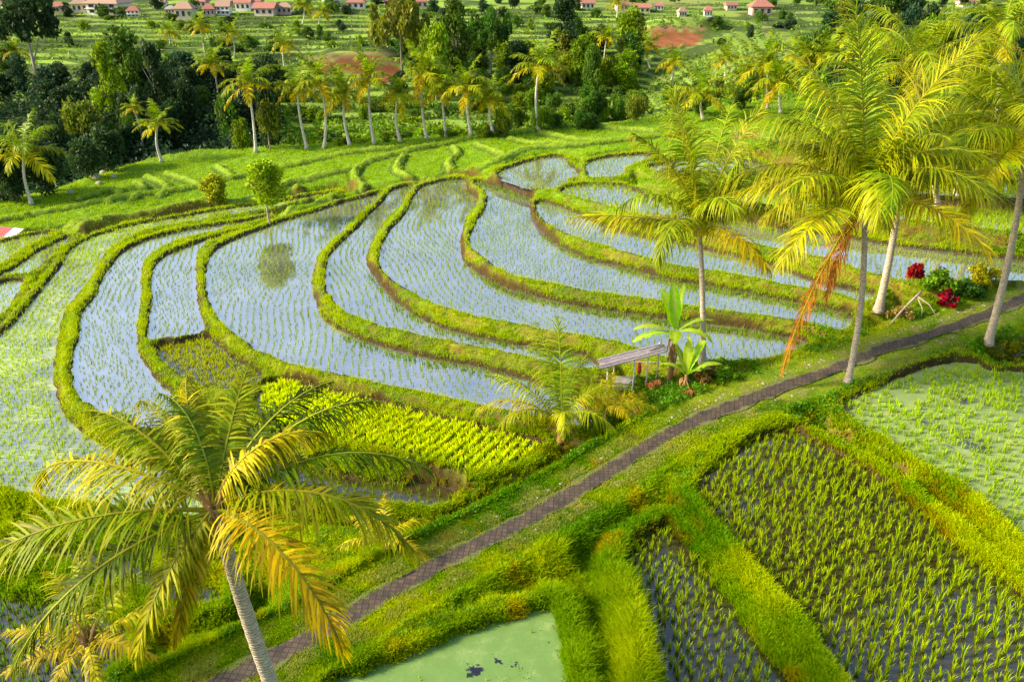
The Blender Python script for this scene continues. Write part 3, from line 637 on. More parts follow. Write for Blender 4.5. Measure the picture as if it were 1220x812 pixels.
wc = np.array([.07, .19, .012])[None] * (.6 + .9 * fbm(X / 1.4, Y / 1.4, 91))[:, None]
stuff('weeds', [leafquads(np.stack([X, Y, zz], 1), .15 * np.clip(Y / 35, .7, 1.8), rng, wc, .3)], M['leaf'], 'low leafy green weeds along the banks beside the path', 'weeds')
# pale stones along the verge
mbv = []; 
r = np.random.default_rng(5); mb = MB()
for i in range(330):
    k = r.integers(10, len(dense) - 40); sd_ = r.choice([-1, 1], p=[.35, .65]); o_ = sd_ * (.85 + abs(r.normal(0, .22))); x = cxp[k] + nx[k] * o_; y = cyp[k] + ny[k] * o_; z = float(hz(x, y)); s = r.uniform(.03, .10)
    ps = [(x + s * math.cos(a) * r.uniform(.7, 1.2), y + s * math.sin(a) * r.uniform(.7, 1.2), z - .01) for a in np.arange(5) * 1.257]
    tp_ = [(x + (q[0] - x) * .6, y + (q[1] - y) * .6, z + s * .6) for q in ps]
    mb.add(ps + tp_, [(a, (a + 1) % 5, (a + 1) % 5 + 5, a + 5) for a in range(5)] + [(5, 6, 7, 8, 9)])
tag(mb.build('pebbles', M['stone']), 'scattered pale pebbles and litter along the paved path edges', 'pebbles', kind='stuff')
# ------------------------------------------------------------------ palms
def frond_mesh(L, e0, droop, nl, ll, wl, seed, base=(.15, .26, .012), tipc=(.40, .40, .012), hang=.5, seg=4, fold=.3, yellow=0.0, sway=0.0):
    r = np.random.default_rng(seed); ns = 14
    s = np.linspace(0, 1, ns); e = e0 - droop * s ** 1.35
    dr = np.cos(e) * L / (ns - 1); dz_ = np.sin(e) * L / (ns - 1)
    R_ = np.concatenate([[0], np.cumsum((dr[:-1] + dr[1:]) / 2)]); Zr = np.concatenate([[0], np.cumsum((dz_[:-1] + dz_[1:]) / 2)])
    lat = sway * L * s ** 2
    si = np.concatenate([np.linspace(.10, .995, nl)] * 2); si = np.clip(si + r.normal(0, .004, len(si)), .08, 1); side = np.repeat([1., -1.], nl)
    cx_ = np.interp(si, s, R_); cz_ = np.interp(si, s, Zr); cy_ = np.interp(si, s, lat); ee = np.interp(si, s, e)
    Tv = np.stack([np.cos(ee), 0 * ee, np.sin(ee)], 1); Nv = np.stack([-np.sin(ee), 0 * ee, np.cos(ee)], 1); Bv = np.stack([0 * ee, side, 0 * ee], 1)
    fa = .35 + .95 * si ** 2 + r.normal(0, .12, len(si)) + .12 * np.sin(si * 23 + seed); up = fold * (1 - si) + r.normal(0, .14, len(si))
    D = Bv * np.cos(fa)[:, None] + Tv * np.sin(fa)[:, None] + Nv * up[:, None]; D /= np.linalg.norm(D, axis=1)[:, None]
    ln = ll * np.clip(np.sin(np.pi * (.14 + .80 * si)), .05, 1) ** .6 * r.uniform(.82, 1.1, len(si)); broken = r.uniform(0, 1, len(si)) < .10; ln[broken] *= .5
    W = Tv - (Tv * D).sum(1)[:, None] * D; W /= np.maximum(np.linalg.norm(W, axis=1), 1e-3)[:, None]
    n = len(si); P0 = np.stack([cx_, cy_, cz_], 1); vv = np.empty((n, seg + 1, 2, 3)); cc = np.empty((n, seg + 1, 2, 3))
    hg = hang * r.uniform(.5, 1.7, n) * (1 + .35 * np.sin(si * 17 + seed * 1.3)); p = P0.copy(); d = D.copy()
    wp = [1, 1.15, .95, .6, .08] if seg == 4 else ([1, 1, .12] if seg == 2 else [1, 1.1, .7, .08])
    yl = np.clip(yellow + r.normal(0, .12, n), 0, 1) if yellow >= 0 else np.zeros(n); base = np.asarray(base) * (1 + min(0, yellow) * .6); tipc = np.asarray(tipc) * (1 + min(0, yellow) * .5); cb = np.asarray(base) * (1 - yl[:, None]) + np.array([.72, .47, .02]) * yl[:, None]; cb = cb * r.uniform(.5, 1.6, (n, 1))  # negative yellow darkens the leaflets: shade put into their colour
    for k in range(seg + 1):
        ww = wl * wp[k] * (.5 + .5 * np.clip(np.sin(np.pi * (.1 + .8 * si)), 0, 1)); vv[:, k, 0] = p - W * ww[:, None]; vv[:, k, 1] = p + W * ww[:, None]
        t_ = (k / seg) ** 1.6; cc[:, k] = (cb * (1 - t_ * .8) + np.asarray(tipc) * t_ * .8)[:, None]
        d = d + np.array([0, 0, -1.])[None] * (hg / seg * (1 + k * .5))[:, None]; d /= np.linalg.norm(d, axis=1)[:, None]; p = p + d * (ln / seg)[:, None]
    V1_ = vv.reshape(-1, 3); C1 = cc.reshape(-1, 3); st_ = (seg + 1) * 2; F1 = []
    for k in range(seg):
        a = np.arange(n) * st_ + k * 2; F1.append(np.stack([a, a + 1, a + 3, a + 2], 1))
    F1 = np.concatenate(F1)
    # rachis
    m4 = 4; rp = []; 
    for k in range(ns):
        rad = L * .0055 * (1 - s[k]) ** .7 + L * .0016 + (L * .006 * max(0, 1 - s[k] * 9))
        for q in range(m4):
            an = q * math.pi / 2 + .78; rp.append((R_[k] - math.sin(e[k]) * rad * math.sin(an), lat[k] + rad * math.cos(an) * 1.2, Zr[k] + math.cos(e[k]) * rad * math.sin(an)))
    rp = np.array(rp); rf = []
    for k in range(ns - 1):
        for q in range(m4): a = k * m4 + q; b_ = k * m4 + (q + 1) % m4; rf.append((a, b_, b_ + m4, a + m4))
    rf = np.array(rf) + len(V1_); rc = np.tile(np.array([.40, .40, .05]) * (1 - .3 * yellow), (len(rp), 1))
    return npmesh('frond', np.concatenate([V1_, rp]), np.concatenate([F1, rf]), np.concatenate([C1, rc]))
def ico(name, r=1, sub=2, sx=1, sy=1, sz=1):
    import bmesh
    bm = bmesh.new(); bmesh.ops.create_icosphere(bm, subdivisions=sub, radius=r)
    for v in bm.verts: v.co = Vector((v.co.x * sx, v.co.y * sy, v.co.z * sz * (1 + .12 * v.co.z / r)))
    me = bpy.data.meshes.new(name); bm.to_mesh(me); bm.free(); me.polygons.foreach_set('use_smooth', [True] * len(me.polygons)); return me
COCO = ico('coconut', .15, 2, 1, 1, 1.2)
def trunk_mesh(dv, r0, r1, bend=0.0, n=12, segs=40, flare=1.7):
    pts = []; rad = []
    for i in range(segs + 1):
        t = i / segs; p = Vector((dv[0] * t + bend * math.sin(t * math.pi), dv[1] * t, dv[2] * t)); pts.append(p)
        rad.append((r0 * (1 - t) + r1 * t) * (1 + (flare - 1) * math.exp(-t * dv[2] / .45)) * (1 + (.035 if i % 2 else -.02)))
    return MB().tube(pts, rad, n).mesh('trunk', True)
def palm(base, crown, fronds, label, group=None, name='coconut_palm', cat='palm tree', r0=.2, r1=.12, nl=62, ll=1.35, wl=.03, seed=0, nuts=0, bend=0, tm='palm_trunk', hang=.75, husk=True, seg=4, bcol=(.15, .26, .012), spear=True):
    """fronds: list of (azimuth deg, elevation deg, droop deg, length, yellow; below zero paints shade)"""
    base = Vector(base); dv = Vector(crown) - base
    root = empty(name, base, 0, label, cat, group)
    obj('trunk', trunk_mesh(dv, r0, r1, bend, segs=max(10, int(dv.z * 4))), M[tm], root)
    for i, (az, el, dp, Lf, ye_shade) in enumerate(fronds):
        me = frond_mesh(Lf, math.radians(el), math.radians(dp), nl, ll * Lf / 6., wl, seed * 100 + i, base=bcol, hang=hang * random.uniform(.6, 1.9), yellow=ye_shade, seg=seg, sway=random.uniform(-.08, .08))
        obj('frond', me, M['frond'], root, dv + Vector((0, 0, random.uniform(-.15, .1))), (random.uniform(-.25, .25), 0, math.radians(az)))
    if husk:
        mb = MB()
        for k in range(10):
            a = k * 2.4; q = Vector((math.cos(a), math.sin(a), 0)); z0 = -.7 + k * .08
            mb.tube([dv + q * .1 + Vector((0, 0, z0)), dv + q * .2 + Vector((0, 0, z0 + .4)), dv + q * .42 + Vector((0, 0, z0 + .85))], [.09, .07, .02], 5)
        mb.build('leaf_sheath', M['husk'], root)
    for k in range(nuts):
        a = k * 2.1 + seed; rr = random.uniform(.22, .42)
        obj('coconut', COCO, M['coconut'], root, dv + Vector((math.cos(a) * rr, math.sin(a) * rr, -.35 - .22 * (k % 3))), (random.random(), random.random(), 0))
    return root
def ring_fronds(n, L, seed, y=.15, top=80, low=-30):
    r = random.Random(seed); o = []
    for i in range(n):
        t = i / (n - 1); el = top + (low - top) * t + r.uniform(-8, 8)
        o.append((i * 137.5 + r.uniform(-14, 14), el, 35 + 60 * (1 - abs(t - .35)) + r.uniform(-12, 12), L * r.uniform(.85, 1.08) * (1 if t > .12 else .8), max(0, y * .4 + (t - .55) * 1.1 * (1 if r.random() < .6 else .4))))
    return o
# foreground palm
FGC = PY(255, 603, 18.7)
fg = [(168, 34, 95, 7.0, .3), (150, 45, 70, 6.0, .1), (196, 18, 62, 6.8, .12), (212, -2, 60, 6.6, -.6), (240, -22, 40, 4.3, .35), (262, -40, 35, 3.8, .5),
      (322, 20, 100, 6.2, .95), (352, 28, 90, 6.3, .2), (15, 34, 70, 6.4, -.4), (38, 48, 75, 6.0, -.7), (58, 50, 65, 5.2, -.9), (92, 60, 60, 4.8, .2), (112, 48, 60, 5.0, .35), (128, 36, 55, 5.6, .3),
      (70, 22, 55, 4.6, -.9), (28, 66, 110, 4.4, .6), (140, 75, 90, 4.2, -.3)]  # negative last values paint shade into the darker fronds
palm((-7.2, 19.6, float(hz(-7.2, 19.6)) - .1), FGC, fg, 'large near coconut palm whose bare trunk leaves the bottom edge', r0=.26, r1=.19, seed=1, nuts=5, nl=88, ll=1.45, wl=.031, bend=-.15, hang=.9)
# dead sheath hanging on the foreground palm is part of it
# young palm, bottom left
b0 = P(112, 850, -2.0); b0 = Vector((b0[0], b0[1], float(hz(*b0))))
palm(b0, PY(105, 762, b0.y + .2), [(a, e, d, l, y) for a, e, d, l, y in [(20, 35, 60, 3.6, .5), (60, 50, 60, 3.6, .2), (100, 65, 50, 3.6, .2), (140, 45, 70, 4.0, .3), (175, 20, 50, 3.6, .5), (205, 5, 30, 3.0, .6), (250, 0, 40, 2.6, .5), (300, 5, 40, 2.6, .5), (340, 20, 50, 3.0, .5), (120, 20, 60, 4.2, .6)]],
     'short young palm with pale curling fronds beside the near left paddy', r0=.24, r1=.2, seed=2, nl=40, ll=1.5, tm='palm_trunk_dark')
b0 = hit(462, 655); palm(b0, b0 + Vector((0, 0, .7)), [(a, e, d, 2.4, .45) for a, e, d in [(30, 40, 80), (90, 60, 70), (150, 40, 80), (200, 30, 60), (330, 30, 80)]], 'tiny yellowing palm in the weeds left of the paved path', r0=.07, r1=.07, tm='husk', seed=3, nl=30, ll=1.6, husk=False)
b0 = hit(668, 528); palm(b0, b0 + Vector((0, 0, 1.3)), [(150, 55, 75, 5.6, .05), (172, 40, 80, 5.2, .45), (120, 70, 45, 6.0, .0), (95, 78, 40, 6.2, .0), (50, 65, 65, 5.2, .1), (20, 60, 85, 4.8, .15), (205, 55, 110, 4.6, .2), (320, 60, 110, 4.2, .2), (270, 70, 120, 4.0, .15), (75, 55, 60, 5.0, .0)],
     'young trunkless palm with an orange dry frond left of the field shelter', r0=.14, r1=.16, seed=4, nl=56, ll=1.5, tm='husk', hang=.9)
b0 = hit(722, 500); palm(b0, b0 + Vector((0, 0, .8)), [(15, 45, 90, 2.9, .7), (160, 50, 100, 2.6, .9), (80, 65, 80, 2.8, .7), (300, 50, 100, 2.3, .8), (350, 35, 60, 3.0, .5)], 'small orange leaved young palm in front of the field shelter', r0=.08, r1=.08, seed=5, nl=40, ll=1.9, husk=False, tm='husk')
b0 = hit(837, 436); palm(b0, PY(833, 270, b0.y), ring_fronds(12, 6.4, 6, .1, low=5) + [(178, 14, 22, 7.6, .5), (8, 25, 50, 5.5, .3), (160, 82, 18, 7.6, .2), (100, 84, 22, 7.8, .0), (20, 80, 20, 7.4, .1), (200, 72, 45, 7.2, .2), (330, 74, 40, 7.0, -.2), (60, 70, 30, 7.6, .0)], 'coconut palm behind the banana plants, its long lowest frond reaching left', r0=.2, r1=.13, seed=6, nuts=4, nl=76, ll=1.6, wl=.040, bend=.1)
b0 = hit(1010, 456)
R1 = palm(b0, PY(1030, 232, b0.y), ring_fronds(21, 7.8, 8, .16, low=14) + [(172, 35, 85, 8.6, .2), (8, 25, 75, 7.4, .5), (200, 20, 60, 6.5, .35), (25, 35, 70, 8.0, .2), (60, 76, 24, 9.0, .1), (110, 82, 18, 9.6, .1), (0, 80, 24, 9.0, .2), (150, 74, 40, 8.6, .3)], 'tall palm at the path edge with a long dead red frond hanging', r0=.18, r1=.14, seed=8, nuts=9, nl=96, ll=1.7, wl=.033, bend=.35)
# its dead hanging frond
cr = PY(1030, 240, b0.y) - b0
me = frond_mesh(10.5, math.radians(-66), math.radians(18), 90, 1.7, .03, 88, base=(.40, .13, .04), tipc=(.52, .20, .08), hang=1.6, yellow=0)
o = obj('dead_frond', me, M['frond'], R1, cr + Vector((-.2, 0, -.1)), (0, 0, math.radians(188))); o['label'] = 'dry red brown hanging frond'
me = frond_mesh(5.5, math.radians(-70), math.radians(15), 60, 1.4, .03, 89, base=(.42, .15, .05), tipc=(.52, .24, .10), hang=1.6, yellow=0)
o = obj('dead_frond', me, M['frond'], R1, cr + Vector((-.1, 0, -.2)), (0, 0, math.radians(200)))
b0 = hit(1046, 372); palm(b0, PY(1078, 178, b0.y), ring_fronds(22, 8.0, 9, .1, low=5), 'leaning palm with pale lower trunk left of the red leaved shrubs', r0=.27, r1=.15, seed=9, nuts=3, nl=88, ll=1.65, wl=.034, bend=.2)
b0 = hit(1176, 412); palm(b0, PY(1224, 165, b0.y), ring_fronds(22, 7.8, 10, .2, low=-10), 'rightmost palm with ringed trunk beside the paved path', r0=.24, r1=.15, seed=10, nuts=3, nl=88, ll=1.65, wl=.034, bend=.3)
b0 = hit(1120, 262); palm(b0, PY(1092, 75, b0.y), ring_fronds(20, 8.4, 11, .12), 'tall palm behind the leaning palm, its upright fronds reaching the top edge', r0=.25, r1=.2, seed=11, nl=52, ll=1.3, wl=.045)
b0 = hit(1182, 215); palm(b0, PY(1196, 38, b0.y), ring_fronds(20, 8.0, 12, .3), 'yellowish palm with bare trunk high in the upper right corner', r0=.28, r1=.2, seed=12, nl=48, ll=1.3, wl=.05, nuts=6)
b0 = hit(1140, 235); palm(b0, PY(1150, 120, b0.y), ring_fronds(16, 6.5, 14, .2), 'lower palm between the tall palms of the upper right corner', r0=.25, r1=.2, seed=14, nl=44, ll=1.3, wl=.045)
# row of palms along the far field edge: shared frond meshes
FM = []
for i in range(9):
    el = [80, 66, 52, 40, 28, 16, 4, -10, -26][i]
    FM.append((frond_mesh(5.0, math.radians(el), math.radians([35, 50, 62, 70, 72, 66, 58, 45, 30][i]), 26, 1.35, .085, 500 + i, base=(.12, .23, .012), tipc=(.36, .40, .02), hang=.7, seg=2, yellow=[0, 0, .05, .1, .15, .3, .45, .55, .7][i])))
TRK = {}
def far_palm(bpx, bpy_, cpx, cpy_, label, group, L=4.4, dark=False):
    b0 = hit(bpx, bpy_); cr = PY(cpx, cpy_, b0.y); dv = cr - b0
    root = empty('coconut_palm', b0, 0, label, 'palm tree', group)
    obj('trunk', trunk_mesh(dv, .19, .12, random.uniform(-.5, .5), 8, 14), M['palm_trunk_pale'], root)
    nf = 17; a0 = random.random() * 6
    for i in range(nf):
        k = min(8, int(i * 9 / nf)); s = L / 5 * random.uniform(.85, 1.12)
        o = bpy.data.objects.new('frond', FM[k]); C.objects.link(o); o.parent = root; o.location = dv; o.rotation_euler = (random.uniform(-.2, .2), random.uniform(-.12, .12), a0 + i * 2.4 + random.uniform(-.25, .25)); o.scale = (s, s, s)
        if not FM[k].materials: FM[k].materials.append(M['frond'])
rowp = [(38,244,28,180,5.5),(172,191,159,128,2.6),(193,193,188,147,3.6),(305,182,295,98,4.6),(366,178,354,106,4.4),(386,177,381,97,4.6),(417,174,410,112,4.2),(446,172,440,92,4.8),(477,169,475,113,3.8),(509,166,505,86,5.0),(531,164,525,108,4.6),(561,161,555,103,4.6),(588,159,584,116,4.0),(642,156,643,78,5.4)]
ordn = ['leftmost', 'second', 'third', 'fourth', 'fifth', 'sixth', 'seventh', 'eighth', 'ninth', 'tenth', 'eleventh', 'twelfth', 'thirteenth', 'rightmost']
for i, a in enumerate(rowp):
    far_palm(a[0], a[1], a[2], a[3], ('%s coconut palm of the row along the far field edge' if i in (0, 13) else '%s palm from the left in the row along the far field edge') % ordn[i], 'palms along the far field edge', a[4] * .9)
midp = [(260,133,253,76),(245,68,238,30),(279,70,275,40),(340,84,338,52),(203,52,202,37),(18,104,16,62),(177,123,173,98),(613,82,612,68),(477,56,472,20),(449,50,450,28),(718,95,723,44),(745,92,748,64),(775,82,772,55),(672,98,670,78),(864,92,865,70),(914,130,915,76),(930,135,928,97),(956,96,957,70),(987,98,986,66),(1010,80,1012,45),(360,30,362,6),(380,32,384,14),(838,142,837,112),(895,120,893,95),(1040,120,1035,60),(735,22,736,2),(800,96,803,72)]
for i, a in enumerate(midp):
    reg = 'left of the far hillside' if a[0] < 300 else ('middle of the far hillside' if a[0] < 700 else 'right of the far hillside')
    far_palm(*a, 'coconut palm standing in the distance on the ' + reg, 'distant palms on the ' + reg, 4.6)
# ------------------------------------------------------------------ trees
def crown_mesh(nleaf, size, lobes, seed, colr, cvar=.35, shell=.55, stretch=1.0, dark=None):
    r = np.random.default_rng(seed); pts = []; cl = []
    tot = sum(l[3] ** 2 for l in lobes)
    for (x, y, z, rad) in lobes:
        n = max(6, int(nleaf * rad ** 2 / tot)); d = r.normal(0, 1, (n, 3)); d /= np.linalg.norm(d, axis=1)[:, None]
        rr = rad * (shell + (1 - shell) * r.uniform(0, 1, n) ** .6) * (1 + .25 * np.sin(d[:, 0] * 5 + x) * np.cos(d[:, 2] * 6 + y))
        pts.append(np.array([x, y, z]) + d * rr[:, None] * np.array([1, 1, .8 * stretch])); b_ = r.uniform(.7, 1.35); cl.append(np.tile(np.asarray(colr) * b_, (n, 1)))
    p = np.concatenate(pts); c = np.concatenate(cl)
    v, f, cc = leafquads(p, size, r, c, .1, cvar); return npmesh('crown', v, f, cc)
def lobes_for(kind, r, w=1.0, h=1.0):
    o = []
    if kind == 'round':
        for i in range(26):
            a = r.uniform(0, 6.28); q = r.uniform(0, .62) ; z = r.uniform(.12, .88); k = math.sin(math.pi * min(.95, z * .85 + .12))
            o.append((math.cos(a) * q * w * k, math.sin(a) * q * w * k, z * h, r.uniform(.2, .34) * w))
    elif kind == 'umbrella':
        for i in range(26):
            a = r.uniform(0, 6.28); q = math.sqrt(r.uniform(0, 1)) * .95; lay = r.choice([.5, .68, .85])
            o.append((math.cos(a) * q * w, math.sin(a) * q * w, (lay - .12 * q + r.uniform(-.04, .04)) * h, r.uniform(.14, .24) * w))
    elif kind == 'tall':
        for i in range(36):
            z = r.uniform(.03, .97); k = math.sin(math.pi * (z * .8 + .14)); a = r.uniform(0, 6.28); q = r.uniform(.1, .6) * k
            o.append((math.cos(a) * q * w, math.sin(a) * q * w, z * h, r.uniform(.17, .32) * w))
    elif kind == 'bush':
        for i in range(16):
            a = r.uniform(0, 6.28); q = r.uniform(0, .75); o.append((math.cos(a) * q * w, math.sin(a) * q * w, r.uniform(.1, .7) * h * (1 - .4 * q), r.uniform(.22, .38) * w))
    return o
def tree_trunk(hc, w, rad, r, limbs=5, lo=.35):
    mb = MB(); top = Vector((r.uniform(-.05, .05) * w, r.uniform(-.05, .05) * w, hc)); mb.tube([(0, 0, -.3), (0, 0, .0), top * .5, top, ], [rad * 1.5, rad * 1.1, rad * .8, rad * .35], 8)
    for k in range(limbs):
        z = r.uniform(lo, .8); a = r.uniform(0, 6.28); p0 = top * z; q = Vector((math.cos(a), math.sin(a), .9)) * w * r.uniform(.35, .6)
        mb.tube([p0, p0 + q * .5, p0 + q], [rad * .5, rad * .3, rad * .08], 6)
    return mb.mesh('trunk', True)
PROTO = {}
cols = dict(dark=(.032, .070, .018), mid=(.075, .155, .018), light=(.18, .28, .02), olive=(.14, .175, .02), blue=(.034, .075, .03))
rr0 = random.Random(3)
for kd, lst in dict(round=['dark', 'mid', 'light', 'olive', 'blue'], umbrella=['dark', 'mid', 'olive'], tall=['dark', 'mid', 'light', 'blue'], bush=['dark', 'mid', 'light', 'olive']).items():
    for cn in lst:
        for vv_ in range(2):
            hgt_ = {'round': 1.1, 'umbrella': .9, 'tall': 2.0, 'bush': .8}[kd]
            lb = lobes_for(kd, rr0, 1.0, hgt_)
            cm = crown_mesh({'round': 3400, 'umbrella': 3000, 'tall': 4600, 'bush': 1500}[kd], .12 if kd != 'bush' else .13, lb, rr0.randint(0, 9999), cols[cn])
            PROTO[(kd, cn, vv_)] = (cm, tree_trunk(1.0 if kd != 'tall' else 1.6, .9, .05, rr0))
def tree(x, y, z, wid, hgt_, kd, cn, label, group=None, trunk=.3, name=None):
    """wid: crown radius; hgt_: total height; trunk: fraction clear below the crown"""
    if (kd, cn, 0) not in PROTO: cn = 'mid'
    cm, tm = PROTO[(kd, cn, random.randint(0, 1))]
    name = name or {'round': 'leafy_tree', 'umbrella': 'spreading_tree', 'tall': 'tall_tree', 'bush': 'bush'}[kd]
    root = empty(name, (x, y, z), random.uniform(0, 6.28), label, 'bush' if kd == 'bush' else 'tree', group)
    hn = {'round': 1.1, 'umbrella': .9, 'tall': 2.0, 'bush': .8}[kd]; ch = hgt_ * (1 - trunk)
    o = bpy.data.objects.new('crown', cm); C.objects.link(o); o.parent = root; o.location = (0, 0, hgt_ * trunk); o.scale = (wid, wid, ch / hn)
    if not cm.materials: cm.materials.append(M['leaf'])
    if kd != 'bush':
        o = bpy.data.objects.new('trunk', tm); C.objects.link(o); o.parent = root; th_ = (1.0 if kd != 'tall' else 1.6); o.scale = (wid * .8, wid * .8, hgt_ * .85 / th_)
        if not tm.materials: tm.materials.append(M['bark'] if random.random() < .6 else M['pale_bark'])
    return root
def tree_px(bx, by, cy_top, wpx, kd, cn, label, group=None, trunk=.25):
    b0 = hit(bx, by); dep = b0.y * cp + (H - b0.z) * sp_; top = PY(bx, cy_top, b0.y)
    return tree(b0.x, b0.y, b0.z - .3, wpx * .5 * dep / F, max(1, top.z - b0.z), kd, cn, label, group, trunk)
# two small trees out on the terraces: own crowns
def near_tree(bx, by, ty, wpx, label, leaves, size, colr, seed, trunkf, name):
    b0 = hit(bx, by); dep = b0.y * cp + (H - b0.z) * sp_; w = wpx * .5 * dep / F * 1.36; hgt_ = PY(bx, ty, b0.y).z - b0.z; r = random.Random(seed)
    root = empty(name, b0, 0, label, 'tree' if trunkf > .1 else 'bush')
    lb = [(x * w, y * w, z * w * 0 + hgt_ * trunkf + z / 1.1 * hgt_ * (1 - trunkf) * .98, q * w) for x, y, z, q in lobes_for('round', r, 1.0, 1.0)]
    lb = [(x, y, min(z, hgt_ - q * .7), q) for x, y, z, q in lb]
    obj('crown', crown_mesh(leaves, size, lb, seed, colr, .4, .5), M['leaf'], root)
    obj('trunk', tree_trunk(hgt_ * .8, w * .8, .11, r, 7, .4), M['pale_bark'], root)
near_tree(321, 267, 186, 56, 'small round crowned tree with slim trunk on the bund, mirrored in the terrace water', 6500, .34, (.28, .40, .012), 21, .30, 'bund_tree')
near_tree(259, 244, 205, 35, 'round clipped bush left of the bund tree', 3600, .32, (.34, .42, .01), 22, .06, 'round_bush')
# traced trees:  (base x, base y, top y, width px, kind, colour)
T1 = [(50,118,-12,95,'umbrella','dark','dark spreading tree with flat layered crown in the upper left corner',.45),
      (163,150,32,82,'tall','mid','tall bushy bamboo like tree in the forest left of the palm row',.03),
      (140,165,52,55,'tall','light','pale green tall tree beside the tallest tree of the dark left forest',.05),
      (195,165,48,60,'tall','dark','dark tall tree right of the tallest tree in the left forest',.05),
      (110,205,118,66,'round','olive','yellowish leafy tree in front of the dark left forest',.2),
      (322,178,118,44,'round','olive','dark leafy tree between the fourth and fifth palms of the row',.25),
      (290,178,138,30,'round','light','bright green small tree beside the fourth palm of the row',.1),
      (480,100,-8,70,'umbrella','olive','tall spreading olive tree in the centre of the distant hillside',.3),
      (545,110,-5,60,'tall','mid','tall leafy tree in the central distant grove',.1),
      (520,120,25,60,'round','light','pale leafy tree low in the central distant grove',.1),
      (670,85,-8,62,'tall','dark','large dark tree rising to the top edge right of the central grove',.2),
      (585,90,8,50,'umbrella','mid','flat crowned tree in the central distant grove',.3),
      (1015,110,20,50,'tall','mid','tall dark green tree behind the right hand palms',.1)]
for a in T1: tree_px(a[0], a[1], a[2], a[3], a[4], a[5], a[6], trunk=a[7])
def scatter(n, pxs, pys, hpx, wpx, kinds, colsl, label, group, trunk=.12, seed=1, poly=None):
    r = random.Random(seed)
    for i in range(n):
        bx = r.uniform(*pxs); by = r.uniform(*pys(bx)) if callable(pys) else r.uniform(*pys)
        hp = r.uniform(*hpx)
        if 372 < bx < 480 and 60 < by < 112: continue
        if 760 < bx < 850 and 34 < by < 75: continue
        tree_px(bx, by, by - hp, r.uniform(*wpx), r.choice(kinds), r.choice(colsl), label, group, trunk)
edge = lambda x: float(np.interp(x, [-60, 0, 60, 110, 180, 240, 350, 450, 600, 700, 800, 870, 960], [262, 248, 238, 218, 194, 182, 177, 171, 161, 156, 143, 132, 125]))
scatter(34, (-40, 330), lambda x: (edge(x) - 22, edge(x) - 3), (40, 80), (36, 64), ['round', 'tall', 'round'], ['dark', 'blue', 'dark', 'mid'], 'dark leafy tree in the dense shaded forest at the left', 'trees of the dark left forest', .1, 31)
scatter(36, (-40, 330), lambda x: (edge(x) - 70, edge(x) - 25), (40, 75), (40, 66), ['round', 'tall'], ['dark', 'blue', 'dark'], 'dark leafy tree in the dense shaded forest at the left', 'trees of the dark left forest', .1, 32)
scatter(34, (-20, 245), (100, 150), (30, 56), (34, 60), ['round', 'tall'], ['dark', 'blue', 'mid'], 'dark leafy tree in the dense shaded forest at the left', 'trees of the dark left forest', .1, 36)
scatter(34, (330, 600), lambda x: (edge(x) - 9, edge(x) - 1), (6, 16), (16, 34), ['bush', 'round'], ['light', 'light', 'mid'], 'low shrub behind the palm row at the field edge', 'shrubs behind the palm row', .05, 33)
scatter(46, (590, 900), lambda x: (edge(x) - 14, edge(x) - 1), (16, 44), (18, 36), ['round', 'bush', 'tall'], ['mid', 'light', 'olive', 'mid'], 'green leafy tree along the far field edge right of the palm row', 'trees right of the palm row', .15, 34)
scatter(34, (470, 760), (60, 120), (32, 62), (32, 56), ['round', 'tall'], ['mid', 'light', 'olive', 'dark'], 'leafy tree of the thick grove in the middle distance', 'trees of the middle grove', .12, 35)
scatter(26, (560, 780), (98, 135), (16, 36), (20, 38), ['round', 'bush'], ['mid', 'light', 'mid'], 'leafy tree of the thick grove in the middle distance', 'trees of the middle grove', .12, 45)
scatter(24, (300, 560), (118, 158), (8, 20), (22, 44), ['bush', 'round'], ['light', 'light', 'mid'], 'bright green shrub on the slope behind the palm row', 'shrubs on the slope', .05, 46)
scatter(30, (950, 1240), (90, 200), (40, 85), (40, 75), ['round', 'tall'], ['mid', 'light', 'dark', 'olive'], 'leafy tree in the thicket behind the right hand palms', 'trees behind the right hand palms', .1, 37)
scatter(26, (985, 1240), (30, 95), (34, 60), (36, 64), ['round', 'tall'], ['mid', 'blue', 'dark', 'olive'], 'leafy tree in the thicket behind the right hand palms', 'trees behind the right hand palms', .1, 39)
scatter(60, (-20, 1000), (20, 58), (7, 18), (12, 26), ['round', 'bush', 'tall'], ['mid', 'blue', 'dark', 'light'], 'small distant tree on the far terraced hillside', 'small trees on the far hillside', .1, 38)
scatter(60, (-20, 1240), (4, 22), (10, 22), (12, 28), ['round', 'tall', 'umbrella'], ['mid', 'blue', 'dark', 'blue'], 'distant dark tree among the village houses at the top', 'trees in the far village', .1, 40)
scatter(34, (180, 560), (48, 105), (8, 20), (16, 36), ['bush', 'round'], ['mid', 'light', 'mid'], 'small distant tree on the far terraced hillside', 'small trees on the far hillside', .05, 41)
um = ((forest > .35) | (slopeg > .4) | ((GX / GY > .33) & (GY > 112))) & (s_ > .25) & (GY < 185) & (np.abs(GX / (GY + 6)) < .8)
wu = (np.clip(np.abs(np.gradient(PYG, axis=0)) * np.abs(np.gradient(PXG, axis=1)), 0, 4) * um).ravel(); wu /= wu.sum()
pick = rng.choice(len(wu), 90000, p=wu); ri, ci = np.unravel_index(pick, shp); X = GX[ri, ci] + rng.normal(0, .2, len(ri)); Y = GY[ri, ci] + rng.normal(0, .2, len(ri))
hh = (7.5 - 5.0 * sstep(X / Y, -.31, -.24)) * sstep(fbm(X / 5, Y / 5, 95, 3), .3, .75) * sstep(s_[ri, ci], .25, .8); zz = hz(X, Y) + hh * rng.uniform(.25, 1, len(ri))
